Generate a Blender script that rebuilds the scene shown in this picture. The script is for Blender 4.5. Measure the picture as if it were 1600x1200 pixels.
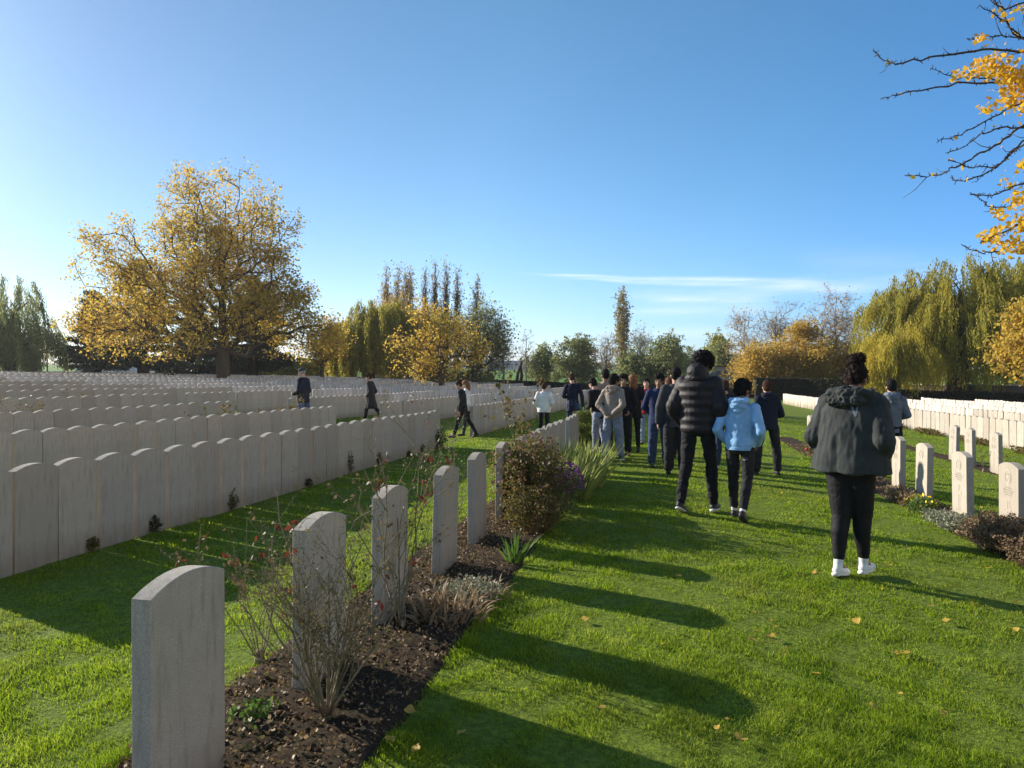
import bpy, math, random
import numpy as np
from mathutils import Vector, Matrix, Euler, noise

random.seed(7); RNG = np.random.default_rng(7)
sc = bpy.context.scene
for o in list(bpy.data.objects): bpy.data.objects.remove(o)
COL = sc.collection
R = math.radians

# ------------------------------------------------------------------ camera, world, sun
F = 1070.0; HC = 1.48; TH = R(12.39); HY = 593.0
cam_d = bpy.data.cameras.new("camera"); cam = bpy.data.objects.new("camera", cam_d); COL.objects.link(cam)
cam_d.sensor_width = 36; cam_d.lens = F / 1600 * 36; cam_d.clip_start = 0.05; cam_d.clip_end = 9000
cam.location = (0, 0, HC); cam.rotation_euler = (R(90) - math.atan(7 / F), 0, TH)
sc.camera = cam
SUN_EL = R(21.6); SX, SY = -0.9476, 0.319
world = bpy.data.worlds.new("World"); sc.world = world; world.use_nodes = True
sun_d = bpy.data.lights.new("sun", 'SUN'); sun = bpy.data.objects.new("sun", sun_d); COL.objects.link(sun)
sun_d.energy = 4.3; sun_d.angle = R(0.53); sun_d.color = (1.0, 0.92, 0.79)
SDIR = Vector((SX * math.cos(SUN_EL), SY * math.cos(SUN_EL), math.sin(SUN_EL))).normalized()
sun.rotation_euler = SDIR.to_track_quat('Z', 'Y').to_euler()
sun.location = (-20, 8, 12)
sc.view_settings.view_transform = 'Standard'; sc.view_settings.look = 'None'
sc.view_settings.exposure = 1.07; sc.view_settings.gamma = 1
sc.render.engine = 'CYCLES'
sc.cycles.max_bounces = 6; sc.cycles.diffuse_bounces = 4; sc.cycles.glossy_bounces = 2
sc.cycles.transmission_bounces = 4; sc.cycles.transparent_max_bounces = 8
sc.cycles.volume_bounces = 0; sc.cycles.use_denoising = True
sc.cycles.sample_clamp_indirect = 4

CR = Vector((math.cos(TH), math.sin(TH), 0)); CF = Vector((-math.sin(TH), math.cos(TH), 0))
def build_world():
    nt = world.node_tree; N = nt.nodes; L = nt.links; N.clear()
    out = N.new('ShaderNodeOutputWorld'); bg = N.new('ShaderNodeBackground'); bg.inputs[1].default_value = 0.085
    sky = N.new('ShaderNodeTexSky'); sky.sky_type = 'NISHITA'; sky.sun_disc = False
    sky.sun_elevation = SUN_EL; sky.sun_rotation = math.atan2(SX, SY)
    sky.air_density = 1.0; sky.dust_density = 0.6; sky.ozone_density = 3.0; sky.altitude = 20
    # thin high cirrus and contrails: streaks laid out in azimuth / elevation of the sky itself
    tc = N.new('ShaderNodeTexCoord'); sep = N.new('ShaderNodeSeparateXYZ'); L.new(tc.outputs['Generated'], sep.inputs[0])
    def m(op, a, b=None, c=None):
        n = N.new('ShaderNodeMath'); n.operation = op
        for i, v in enumerate((a, b, c)):
            if v is None: continue
            if isinstance(v, (int, float)): n.inputs[i].default_value = v
            else: L.new(v, n.inputs[i])
        return n.outputs[0]
    x, y, z = sep.outputs
    az = m('ARCTAN2', x, y)             # 0 = +Y, to the right positive
    el = m('ARCSINE', z)
    # streak(px0,px1,py0,py1,half width px, strength)
    def azel(px, py):
        d = (CR * ((px - 800) / F) + CF + Vector((0, 0, (HY - py) / F))).normalized()
        return math.atan2(d.x, d.y), math.asin(d.z)
    comb = N.new('ShaderNodeCombineXYZ'); L.new(m('MULTIPLY', az, 6.0), comb.inputs[0]); L.new(m('MULTIPLY', el, 60.0), comb.inputs[1])
    nz = N.new('ShaderNodeTexNoise'); nz.inputs['Scale'].default_value = 1.6; nz.inputs['Detail'].default_value = 6
    nz.inputs['Roughness'].default_value = .6; L.new(comb.outputs[0], nz.inputs['Vector'])
    nf = nz.outputs[0]
    comb2 = N.new('ShaderNodeCombineXYZ'); L.new(m('MULTIPLY', az, 3.0), comb2.inputs[0]); L.new(m('MULTIPLY', el, 4.0), comb2.inputs[1])
    nz2 = N.new('ShaderNodeTexNoise'); nz2.inputs['Scale'].default_value = 2.0; L.new(comb2.outputs[0], nz2.inputs['Vector'])
    tot = None
    for (x0, y0, x1, y1, w0, w1, st) in [(780, 424, 1340, 439, 1.3, 4.5, .60), (830, 430, 1440, 451, 1.2, 7, .46), (960, 462, 1290, 452, 9, 12, .22),
                                     (960, 487, 1240, 482, 8, 8, .36), (1000, 470, 1230, 466, 5, 7, .36), (930, 458, 1180, 470, 4, 6, .16), (900, 524, 1180, 516, 7, 9, .34),
                                     (1180, 448, 1700, 430, 12, 24, .22), (1200, 400, 1700, 414, 14, 22, .10), (-200, 480, 260, 500, 30, 30, .12)]:
        a0, e0 = azel(x0, y0); a1, e1 = azel(x1, y1)
        t = m('DIVIDE', m('SUBTRACT', az, a0), a1 - a0)
        ln = m('MULTIPLY_ADD', t, e1 - e0, e0)
        ln = m('ADD', ln, m('MULTIPLY', m('SUBTRACT', nz2.outputs[0], .5), 0.012))
        w = m('MAXIMUM', m('MULTIPLY_ADD', t, (w1 - w0) / F, w0 / F), 0.0008)
        dd = m('DIVIDE', m('ABSOLUTE', m('SUBTRACT', el, ln)), w)
        band = m('POWER', 2.718, m('MULTIPLY', m('MULTIPLY', dd, dd), -1.0))
        mr = N.new('ShaderNodeMapRange'); mr.interpolation_type = 'SMOOTHSTEP'; L.new(t, mr.inputs[0]); mr.inputs[1].default_value = 0; mr.inputs[2].default_value = .22
        mr2 = N.new('ShaderNodeMapRange'); mr2.interpolation_type = 'SMOOTHSTEP'; L.new(t, mr2.inputs[0]); mr2.inputs[1].default_value = 1.0; mr2.inputs[2].default_value = .72
        s = m('MULTIPLY', m('MULTIPLY', band, m('MULTIPLY', mr.outputs[0], mr2.outputs[0])), st)
        tot = s if tot is None else m('ADD', tot, s)
    nn = N.new('ShaderNodeMapRange'); L.new(nf, nn.inputs[0]); nn.inputs[1].default_value = .28; nn.inputs[2].default_value = .62
    fac = m('MINIMUM', m('MULTIPLY', tot, m('MULTIPLY_ADD', nn.outputs[0], .8, .25)), .75)
    mix = N.new('ShaderNodeMix'); mix.data_type = 'RGBA'
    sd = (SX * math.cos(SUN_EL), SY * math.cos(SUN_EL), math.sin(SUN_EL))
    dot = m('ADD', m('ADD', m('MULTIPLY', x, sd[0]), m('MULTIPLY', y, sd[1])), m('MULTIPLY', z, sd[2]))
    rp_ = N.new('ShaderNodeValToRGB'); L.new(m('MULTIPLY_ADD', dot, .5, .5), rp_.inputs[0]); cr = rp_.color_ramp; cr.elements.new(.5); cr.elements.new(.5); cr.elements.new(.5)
    for e, (p, c) in zip(cr.elements, [(.36, (1.6, 1.28, .95)), (.49, (.36, .86, 1.18)), (.64, (.52, .96, 1.09)), (.79, (.60, .94, 1.0)), (.95, (.52, .67, .77))]): e.position = p; e.color = (*c, 1)  # first stop: added warm brightening of the unseen antisolar sky, fills shaded stone
    hw = m('POWER', 2.718, m('MULTIPLY', m('MAXIMUM', el, 0.0), -1 / R(9)))
    hs = N.new('ShaderNodeMapRange'); hs.interpolation_type = 'SMOOTHSTEP'; L.new(dot, hs.inputs[0]); hs.inputs[1].default_value = .6; hs.inputs[2].default_value = .92; hs.inputs[3].default_value = 1; hs.inputs[4].default_value = .1
    hw = m('MULTIPLY', hw, hs.outputs[0])
    hc = N.new('ShaderNodeCombineXYZ')
    for i, k in enumerate((.95, .2, .45)): L.new(m('MULTIPLY_ADD', hw, k, 1.0), hc.inputs[i])
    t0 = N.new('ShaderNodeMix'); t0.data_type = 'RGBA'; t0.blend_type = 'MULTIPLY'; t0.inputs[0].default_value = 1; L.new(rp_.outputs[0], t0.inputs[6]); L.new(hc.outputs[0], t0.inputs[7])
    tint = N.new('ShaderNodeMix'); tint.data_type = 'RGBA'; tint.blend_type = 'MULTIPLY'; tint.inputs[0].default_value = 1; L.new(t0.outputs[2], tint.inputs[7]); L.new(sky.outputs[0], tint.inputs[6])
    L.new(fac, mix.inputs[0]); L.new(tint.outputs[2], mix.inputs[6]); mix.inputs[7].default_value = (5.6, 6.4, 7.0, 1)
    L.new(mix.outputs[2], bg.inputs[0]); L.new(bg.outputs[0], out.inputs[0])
build_world()

# ------------------------------------------------------------------ ground height
VK = [-300, -60, -31, -20.4, -14.2, -11, -8, -6, 0, 3.3, 6.4, 9.5, 15.5, 40, 90, 300]
GK = [3.2, 1.5, .95, .5, .27, .11, .03, 0, 0, -.15, -.36, -.46, -.6, -1.1, -1.4, -1.4]
def gz(x, y):
    x = np.asarray(x, float); y = np.asarray(y, float)
    g = np.interp(x, VK, GK)
    d = np.hypot(x, y)
    g = g + np.clip(d - 95, 0, 900) * 0.0175 * np.clip((d - 95) / 120, 0, 1)
    g = g + 0.012 * np.sin(x * 1.7 + 1.3 * np.sin(y * .6)) * np.cos(y * 1.1 + x * .4)
    return g
def G(x, y): return float(gz(x, y))
def W(px, Z):
    """point at pixel column px and camera depth Z metres"""
    p = CR * ((px - 800) / F * Z) + CF * Z
    return p.x, p.y
def feet(px, py):
    """ground point seen at a pixel"""
    Z = HC * F / (py - HY)
    for _ in range(20):
        x, y = W(px, Z); Z = .5 * Z + .5 * (HC - G(x, y)) * F / (py - HY)
    return x, y, Z

# ------------------------------------------------------------------ object helpers
def link(o, parent=None):
    COL.objects.link(o)
    if parent is not None: o.parent = parent
    return o
def empty(name, loc, rz=0, label=None, cat=None, group=None, scale=1):
    o = bpy.data.objects.new(name, None); link(o); o.location = loc; o.rotation_euler = (0, 0, rz); o.empty_display_size = .2
    o.scale = (scale,) * 3
    return tag(o, label, cat, group)
def tag(o, label=None, cat=None, group=None, kind=None):
    if label: o['label'] = label
    if cat: o['category'] = cat
    if group: o['group'] = group
    if kind: o['kind'] = kind
    return o
def mesh_np(name, V, Fc, m=None, parent=None, smooth=False):
    """V (n,3); Fc list of (k-sided) integer arrays (or one array)"""
    me = bpy.data.meshes.new(name)
    V = np.ascontiguousarray(V, dtype=np.float32)
    if not isinstance(Fc, (list, tuple)): Fc = [Fc]
    Fc = [np.asarray(f, dtype=np.int32) for f in Fc if len(f)]
    me.vertices.add(len(V)); me.vertices.foreach_set('co', V.ravel())
    nl = sum(f.size for f in Fc); npoly = sum(len(f) for f in Fc)
    me.loops.add(nl); me.polygons.add(npoly)
    me.loops.foreach_set('vertex_index', np.concatenate([f.ravel() for f in Fc]))
    tots = np.concatenate([np.full(len(f), f.shape[1], np.int32) for f in Fc])
    st = np.concatenate([[0], np.cumsum(tots)[:-1]]).astype(np.int32)
    me.polygons.foreach_set('loop_start', st)
    try: me.polygons.foreach_set('loop_total', tots)
    except Exception: pass
    if smooth: me.polygons.foreach_set('use_smooth', np.ones(npoly, dtype=bool))
    me.update(calc_edges=True); me.validate()
    if m: me.materials.append(m)
    o = bpy.data.objects.new(name, me); link(o, parent)
    return o

class MB:
    def __init__(s): s.v = []; s.f = []
    def add(s, V, Fs):
        n = len(s.v); s.v += [tuple(p) for p in V]; s.f += [tuple(i + n for i in f) for f in Fs]; return s
    def box(s, c, d, rot=None):
        V = [Vector((a * d[0] / 2, b * d[1] / 2, e * d[2] / 2)) for a in (-1, 1) for b in (-1, 1) for e in (-1, 1)]
        if rot: V = [rot @ p for p in V]
        V = [p + Vector(c) for p in V]
        return s.add(V, [(0, 1, 3, 2), (4, 6, 7, 5), (0, 4, 5, 1), (2, 3, 7, 6), (0, 2, 6, 4), (1, 5, 7, 3)])
    def ell(s, c, r, rot=None, nu=16, nv=10):
        V = []; c = Vector(c)
        for j in range(nv + 1):
            ph = math.pi * j / nv
            for i in range(nu):
                th = 2 * math.pi * i / nu
                p = Vector((r[0] * math.sin(ph) * math.cos(th), r[1] * math.sin(ph) * math.sin(th), r[2] * math.cos(ph)))
                if rot: p = rot @ p
                V.append(p + c)
        Fs = [(j * nu + i, (j + 1) * nu + i, (j + 1) * nu + (i + 1) % nu, j * nu + (i + 1) % nu) for j in range(nv) for i in range(nu)]
        return s.add(V, Fs)
    def cap(s, p0, p1, r0, r1, n=12, fl=1.0):
        p0 = Vector(p0); p1 = Vector(p1); d = (p1 - p0); L = max(d.length, 1e-5); d /= L
        a = d.orthogonal().normalized()
        if abs(d.z) > .3: a = Vector((1, 0, 0)); a = (a - d * a.dot(d)).normalized()
        b = d.cross(a)
        rings = []
        for k in range(4): t = math.pi / 2 * k / 4; rings.append((-r0 * math.cos(t), r0 * math.sin(t)))
        rings.append((0, r0)); rings.append((L, r1))
        for k in range(1, 5): t = math.pi / 2 * k / 4; rings.append((L + r1 * math.sin(t), r1 * math.cos(t)))
        V = [p0 + d * t + a * (rr * math.cos(2 * math.pi * i / n)) + b * (rr * fl * math.sin(2 * math.pi * i / n)) for t, rr in rings for i in range(n)]
        m_ = len(rings)
        Fs = [(j * n + i, j * n + (i + 1) % n, (j + 1) * n + (i + 1) % n, (j + 1) * n + i) for j in range(m_ - 1) for i in range(n)]
        Fs += [tuple(range(n))[::-1], tuple(range((m_ - 1) * n, m_ * n))]
        return s.add(V, Fs)
    def loft(s, rings, n=24, sq=1.0):
        """rings: (cx,cy,cz,rx,ry)"""
        V = []
        for (cx, cy, cz, rx, ry) in rings:
            for i in range(n):
                t = 2 * math.pi * i / n; c_, s_ = math.cos(t), math.sin(t)
                V.append(Vector((cx + rx * math.copysign(abs(c_) ** sq, c_), cy + ry * math.copysign(abs(s_) ** sq, s_), cz)))
        m_ = len(rings)
        Fs = [(j * n + i, j * n + (i + 1) % n, (j + 1) * n + (i + 1) % n, (j + 1) * n + i) for j in range(m_ - 1) for i in range(n)]
        Fs += [tuple(range(n))[::-1], tuple(range((m_ - 1) * n, m_ * n))]
        return s.add(V, Fs)
    def tube(s, pts, rad, n=5):
        pts = [Vector(p) for p in pts]
        V = []
        for i, p in enumerate(pts):
            d = (pts[min(i + 1, len(pts) - 1)] - pts[max(i - 1, 0)]).normalized()
            a = d.orthogonal().normalized(); b = d.cross(a); r = rad[i] if hasattr(rad, '__len__') else rad
            V += [p + a * (r * math.cos(2 * math.pi * k / n)) + b * (r * math.sin(2 * math.pi * k / n)) for k in range(n)]
        Fs = [(j * n + i, j * n + (i + 1) % n, (j + 1) * n + (i + 1) % n, (j + 1) * n + i) for j in range(len(pts) - 1) for i in range(n)]
        Fs += [tuple(range(n))[::-1], tuple(range((len(pts) - 1) * n, len(pts) * n))]
        return s.add(V, Fs)
    def build(s, name, m=None, parent=None, smooth=False):
        me = bpy.data.meshes.new(name); me.from_pydata(s.v, [], s.f); me.update()
        if smooth: me.polygons.foreach_set('use_smooth', np.ones(len(me.polygons), dtype=bool))
        if m: me.materials.append(m)
        return link(bpy.data.objects.new(name, me), parent)
    def remesh(s, name, m, parent, voxel=.01, it=4, disp=None, fac=.5):
        me = bpy.data.meshes.new(name); me.from_pydata(s.v, [], s.f); me.update()
        t = bpy.data.objects.new('tmp', me); COL.objects.link(t)
        md = t.modifiers.new('r', 'REMESH'); md.mode = 'VOXEL'; md.voxel_size = voxel; md.adaptivity = 0
        if it: ms = t.modifiers.new('s', 'SMOOTH'); ms.factor = fac; ms.iterations = it
        dg = bpy.context.evaluated_depsgraph_get(); ev = t.evaluated_get(dg)
        m2 = bpy.data.meshes.new_from_object(ev); m2.name = name
        bpy.data.objects.remove(t); bpy.data.meshes.remove(me)
        if disp:
            n = len(m2.vertices); co = np.empty(n * 3, np.float32); m2.vertices.foreach_get('co', co); co = co.reshape(-1, 3)
            no = np.empty(n * 3, np.float32); m2.vertices.foreach_get('normal', no); no = no.reshape(-1, 3)
            d = np.array([disp(Vector(p)) for p in co], np.float32)
            co = co + no * d[:, None]; m2.vertices.foreach_set('co', co.ravel()); m2.update()
        m2.polygons.foreach_set('use_smooth', np.ones(len(m2.polygons), dtype=bool))
        m2.materials.clear(); m2.materials.append(m)
        return link(bpy.data.objects.new(name, m2), parent)

# ------------------------------------------------------------------ materials
def mk(name):
    m = bpy.data.materials.new(name); m.use_nodes = True; nt = m.node_tree
    for n in list(nt.nodes): nt.nodes.remove(n)
    out = nt.nodes.new('ShaderNodeOutputMaterial'); return m, nt, out
def noise_node(nt, scale, detail=4, coord='Object', rough=.55, stretch=None):
    tc = nt.nodes.new('ShaderNodeTexCoord'); n = nt.nodes.new('ShaderNodeTexNoise')
    n.inputs['Scale'].default_value = scale; n.inputs['Detail'].default_value = detail; n.inputs['Roughness'].default_value = rough
    if stretch:
        mp = nt.nodes.new('ShaderNodeMapping'); mp.inputs['Scale'].default_value = stretch
        nt.links.new(tc.outputs[coord], mp.inputs[0]); nt.links.new(mp.outputs[0], n.inputs['Vector'])
    else: nt.links.new(tc.outputs[coord], n.inputs['Vector'])
    return n.outputs[0]
def ramp(nt, fac, stops):
    r = nt.nodes.new('ShaderNodeValToRGB'); cr = r.color_ramp
    while len(cr.elements) < len(stops): cr.elements.new(.5)
    for e, (p, c) in zip(cr.elements, stops): e.position = p; e.color = (*c, 1)
    nt.links.new(fac, r.inputs[0]); return r.outputs[0]
def mixc(nt, fac, a, b, mode='MIX'):
    n = nt.nodes.new('ShaderNodeMix'); n.data_type = 'RGBA'; n.blend_type = mode
    for i, v in ((0, fac), (6, a), (7, b)):
        if isinstance(v, (int, float)): n.inputs[i].default_value = v
        elif isinstance(v, tuple): n.inputs[i].default_value = (*v, 1)
        else: nt.links.new(v, n.inputs[i])
    return n.outputs[2]
def princ(nt, out, col, rough=.8, bump=None, bdist=.01, bstr=.5, spec=.3, sheen=0):
    p = nt.nodes.new('ShaderNodeBsdfPrincipled')
    if isinstance(col, tuple): p.inputs['Base Color'].default_value = (*col, 1)
    else: nt.links.new(col, p.inputs['Base Color'])
    p.inputs['Roughness'].default_value = rough; p.inputs['Specular IOR Level'].default_value = spec
    if sheen: p.inputs['Sheen Weight'].default_value = sheen
    if bump is not None:
        b = nt.nodes.new('ShaderNodeBump'); b.inputs['Strength'].default_value = bstr; b.inputs['Distance'].default_value = bdist
        nt.links.new(bump, b.inputs['Height']); nt.links.new(b.outputs[0], p.inputs['Normal'])
    nt.links.new(p.outputs[0], out.inputs[0]); return p
def fabric(name, c, rough=.85, var=.25, sheen=.0, scale=120, spec=.2):
    m, nt, out = mk(name)
    c2 = tuple(x * (1 - var) for x in c); c3 = tuple(min(1, x * (1 + var)) for x in c)
    n1 = noise_node(nt, 9, 5); n2 = noise_node(nt, scale, 3)
    col = ramp(nt, n1, [(.3, c2), (.7, c3)])
    princ(nt, out, col, rough, bump=n2, bdist=.002, bstr=.4, sheen=sheen, spec=spec); return m
def plain(name, c, rough=.6, spec=.3, var=.15, scale=12):
    m, nt, out = mk(name); n1 = noise_node(nt, scale, 5)
    col = ramp(nt, n1, [(.3, tuple(x * (1 - var) for x in c)), (.7, tuple(min(1, x * (1 + var)) for x in c))])
    princ(nt, out, col, rough, bump=n1, bdist=.003, bstr=.3, spec=spec); return m
def leafmat(name, cols, trans=.5, nscale=.5, rnd=.6, rough=.55):
    """cols: list of colours across hue variation"""
    m, nt, out = mk(name)
    geo = nt.nodes.new('ShaderNodeNewGeometry'); ns = noise_node(nt, nscale, 3)
    mx = nt.nodes.new('ShaderNodeMath'); mx.operation = 'MULTIPLY'; mx.inputs[1].default_value = rnd; nt.links.new(geo.outputs['Random Per Island'], mx.inputs[0])
    nm = nt.nodes.new('ShaderNodeMapRange'); nm.inputs[1].default_value = .3; nm.inputs[2].default_value = .7; nm.inputs[4].default_value = 1 - rnd; nt.links.new(ns, nm.inputs[0])
    ad = nt.nodes.new('ShaderNodeMath'); ad.operation = 'ADD'; nt.links.new(mx.outputs[0], ad.inputs[0]); nt.links.new(nm.outputs[0], ad.inputs[1])
    k = len(cols); col = ramp(nt, ad.outputs[0], [(i / (k - 1) * .9 + .05, c) for i, c in enumerate(cols)])
    if name == 'grass_blades':
        pn = noise_node(nt, .55, 5, rough=.65); col = mixc(nt, ramp(nt, pn, [(.48, (0, 0, 0)), (.66, (.5, .5, .5))]), col, (.26, .24, .06))
        pn2 = noise_node(nt, 3.2, 4, rough=.6); col = mixc(nt, ramp(nt, pn2, [(.52, (0, 0, 0)), (.68, (.45, .45, .45))]), col, (.09, .16, .012))
    d = nt.nodes.new('ShaderNodeBsdfPrincipled'); d.inputs['Roughness'].default_value = rough; d.inputs['Specular IOR Level'].default_value = .25
    t = nt.nodes.new('ShaderNodeBsdfTranslucent'); mi = nt.nodes.new('ShaderNodeMixShader'); mi.inputs[0].default_value = trans
    nt.links.new(col, d.inputs['Base Color']); nt.links.new(col, t.inputs[0])
    nt.links.new(d.outputs[0], mi.inputs[1]); nt.links.new(t.outputs[0], mi.inputs[2]); nt.links.new(mi.outputs[0], out.inputs[0])
    return m

def stone_material():
    m, nt, out = mk('portland_stone')
    oi = nt.nodes.new('ShaderNodeObjectInfo')
    base = ramp(nt, oi.outputs['Random'], [(0, (.44, .37, .30)), (.25, (.52, .455, .385)), (.5, (.58, .50, .41)), (.75, (.49, .445, .385)), (1, (.62, .545, .455))])
    geo = nt.nodes.new('ShaderNodeNewGeometry')
    ri = ramp(nt, geo.outputs['Random Per Island'], [(0, (.82, .82, .82)), (1, (1, 1, 1))])
    col = mixc(nt, 1.0, base, ri, 'MULTIPLY')
    sp = noise_node(nt, 260, 3, rough=.7); col = mixc(nt, ramp(nt, sp, [(.40, (0, 0, 0)), (.60, (.75, .75, .75))]), col, (.27, .24, .20))
    bl = noise_node(nt, 7, 6, rough=.65); col = mixc(nt, ramp(nt, bl, [(.43, (0, 0, 0)), (.70, (.48, .48, .48))]), col, (.30, .28, .24))
    st = noise_node(nt, 4, 6, rough=.7, stretch=(9, 9, 1)); col = mixc(nt, ramp(nt, st, [(.50, (0, 0, 0)), (.70, (.55, .55, .55))]), col, (.20, .185, .155))
    # algae tint creeping up from the soil
    tc = nt.nodes.new('ShaderNodeTexCoord'); sx = nt.nodes.new('ShaderNodeSeparateXYZ'); nt.links.new(tc.outputs['Object'], sx.inputs[0])
    mr = nt.nodes.new('ShaderNodeMapRange'); mr.inputs[1].default_value = .22; mr.inputs[2].default_value = 0; nt.links.new(sx.outputs[2], mr.inputs[0])
    mm = nt.nodes.new('ShaderNodeMath'); mm.operation = 'MULTIPLY'; nt.links.new(mr.outputs[0], mm.inputs[0]); nt.links.new(bl, mm.inputs[1])
    col = mixc(nt, mm.outputs[0], col, (.22, .17, .11))
    bn = noise_node(nt, 340, 4, rough=.8)
    princ(nt, out, col, .92, bump=bn, bdist=.0016, bstr=.6, spec=.15); return m
M = {}
M['stone'] = stone_material()
def stone_far():
    m, nt, out = mk('distant_portland_stone'); geo = nt.nodes.new('ShaderNodeNewGeometry')
    c = ramp(nt, geo.outputs['Random Per Island'], [(0, (.48, .42, .35)), (.5, (.58, .51, .43)), (1, (.64, .56, .48))])
    princ(nt, out, c, .92, spec=.15); return m
M['stone_far'] = stone_far()
M['carve'] = plain('carved_stone', (.47, .42, .35), .95, .1)
def ground_material():
    m, nt, out = mk('lawn_ground')
    a = noise_node(nt, 1.3, 5, 'Object'); b = noise_node(nt, 26, 6, 'Object', rough=.7); c = noise_node(nt, .05, 3, 'Object')
    d = noise_node(nt, 150, 3, 'Object', rough=.7)
    col = ramp(nt, b, [(.30, (.020, .030, .006)), (.5, (.11, .165, .014)), (.70, (.28, .35, .032))])
    col = mixc(nt, ramp(nt, a, [(.35, (0, 0, 0)), (.7, (.45, .45, .45))]), col, (.115, .135, .030))
    col = mixc(nt, ramp(nt, d, [(.4, (0, 0, 0)), (.65, (.5, .5, .5))]), col, (.17, .21, .035))
    # fields beyond the cemetery: broad pale and green bands
    geo = nt.nodes.new('ShaderNodeNewGeometry'); vl = nt.nodes.new('ShaderNodeVectorMath'); vl.operation = 'LENGTH'; nt.links.new(geo.outputs['Position'], vl.inputs[0])
    mr = nt.nodes.new('ShaderNodeMapRange'); mr.inputs[1].default_value = 105; mr.inputs[2].default_value = 125; nt.links.new(vl.outputs['Value'], mr.inputs[0])
    fld = ramp(nt, noise_node(nt, .0045, 1, 'Object', stretch=(.5, 1.6, 1)), [(.38, (.13, .21, .055)), (.5, (.16, .26, .06)), (.53, (.24, .25, .15)), (.62, (.11, .15, .07))])
    nmr = nt.nodes.new('ShaderNodeMapRange'); nmr.inputs[1].default_value = 330; nmr.inputs[2].default_value = 360; nt.links.new(vl.outputs['Value'], nmr.inputs[0])
    fld = mixc(nt, nmr.outputs[0], (.12, .22, .035), fld)
    col = mixc(nt, mr.outputs[0], col, fld)
    princ(nt, out, col, .9, bump=b, bdist=.03, bstr=.7, spec=.1); return m
M['ground'] = ground_material()
M['grass'] = leafmat('grass_blades', [(.065, .12, .008), (.175, .275, .012), (.30, .40, .018), (.46, .48, .08)], trans=.6, nscale=1.7, rnd=.58, rough=.5)
def soil_material():
    m, nt, out = mk('dark_soil'); b = noise_node(nt, 45, 8, 'Object', rough=.75); a = noise_node(nt, 6, 4, 'Object')
    col = ramp(nt, b, [(.3, (.022, .015, .010)), (.55, (.075, .052, .034)), (.75, (.17, .12, .08))])
    col = mixc(nt, ramp(nt, a, [(.5, (0, 0, 0)), (.75, (.5, .5, .5))]), col, (.045, .05, .022))
    princ(nt, out, col, .97, bump=b, bdist=.03, bstr=1, spec=.1); return m
M['soil'] = soil_material()
def bark(name, c1, c2):
    m, nt, out = mk(name); b = noise_node(nt, 6, 7, 'Object', rough=.7, stretch=(4, 4, 1))
    princ(nt, out, ramp(nt, b, [(.3, c1), (.7, c2)]), .92, bump=b, bdist=.04, bstr=.8, spec=.1); return m
M['bark'] = bark('brown_bark', (.035, .026, .018), (.13, .10, .075))
M['bark_pale'] = bark('pale_bark', (.12, .10, .08), (.34, .30, .26))
M['bark_dark'] = bark('dark_bark', (.018, .014, .012), (.06, .048, .04))
M['rose_stem'] = bark('rose_stem', (.11, .12, .045), (.36, .29, .21))

# ------------------------------------------------------------------ ground sheet
def build_ground():
    def axis(lim, near, step, g=1.13):
        a = [0]; s = step
        while a[-1] < lim:
            if a[-1] > near: s *= g
            a.append(a[-1] + s)
        a = np.array(a); return np.concatenate([-a[:0:-1], a])
    xs = axis(3500, 24, .3); ys = axis(3500, 24, .3)
    X, Y = np.meshgrid(xs, ys); Z = gz(X, Y) - .004
    n1, n2 = X.shape; V = np.stack([X, Y, Z], -1).reshape(-1, 3)
    i = np.arange(n1 * n2).reshape(n1, n2)
    Fq = np.stack([i[:-1, :-1], i[:-1, 1:], i[1:, 1:], i[1:, :-1]], -1).reshape(-1, 4)
    tag(mesh_np('lawn', V, Fq, M['ground'], smooth=True), kind='structure')
build_ground()
BEDS = []   # (x0,x1,y0,y1)
def bed(x0, x1, y0, y1, amp=.03, wob=.05):
    nx = max(4, int((x1 - x0) / .05)); ny = max(4, int((y1 - y0) / .07))
    xs = np.linspace(0, 1, nx + 1); ys = np.linspace(y0, y1, ny + 1)
    V = []
    for y in ys:
        l = x0 + wob * noise.noise(Vector((0, y * 1.7, 3))); r = x1 + wob * noise.noise(Vector((5, y * 1.9, 1)))
        for t in xs:
            x = l + (r - l) * t; e = min(t, 1 - t) * 2
            z = G(x, y) + .006 + amp * min(1, e * 4) * (.55 + .9 * noise.noise(Vector((x * 9, y * 9, 0))) + .6 * noise.noise(Vector((x * 24, y * 24, 5)))) - (.015 if e < .01 else 0)
            V.append((x, y, z))
    i = np.arange(len(V)).reshape(ny + 1, nx + 1)
    Fq = np.stack([i[:-1, :-1], i[:-1, 1:], i[1:, 1:], i[1:, :-1]], -1).reshape(-1, 4)
    tag(mesh_np('soil_bed', np.array(V), Fq, M['soil'], smooth=True), kind='structure')
    BEDS.append((x0, x1, y0, y1))
bed(-2.05, -1.08, 0.2, 12.6)
bed(2.98, 3.62, 4.2, 20.5, .02)
bed(6.25, 6.8, 9, 22, .015)

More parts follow.
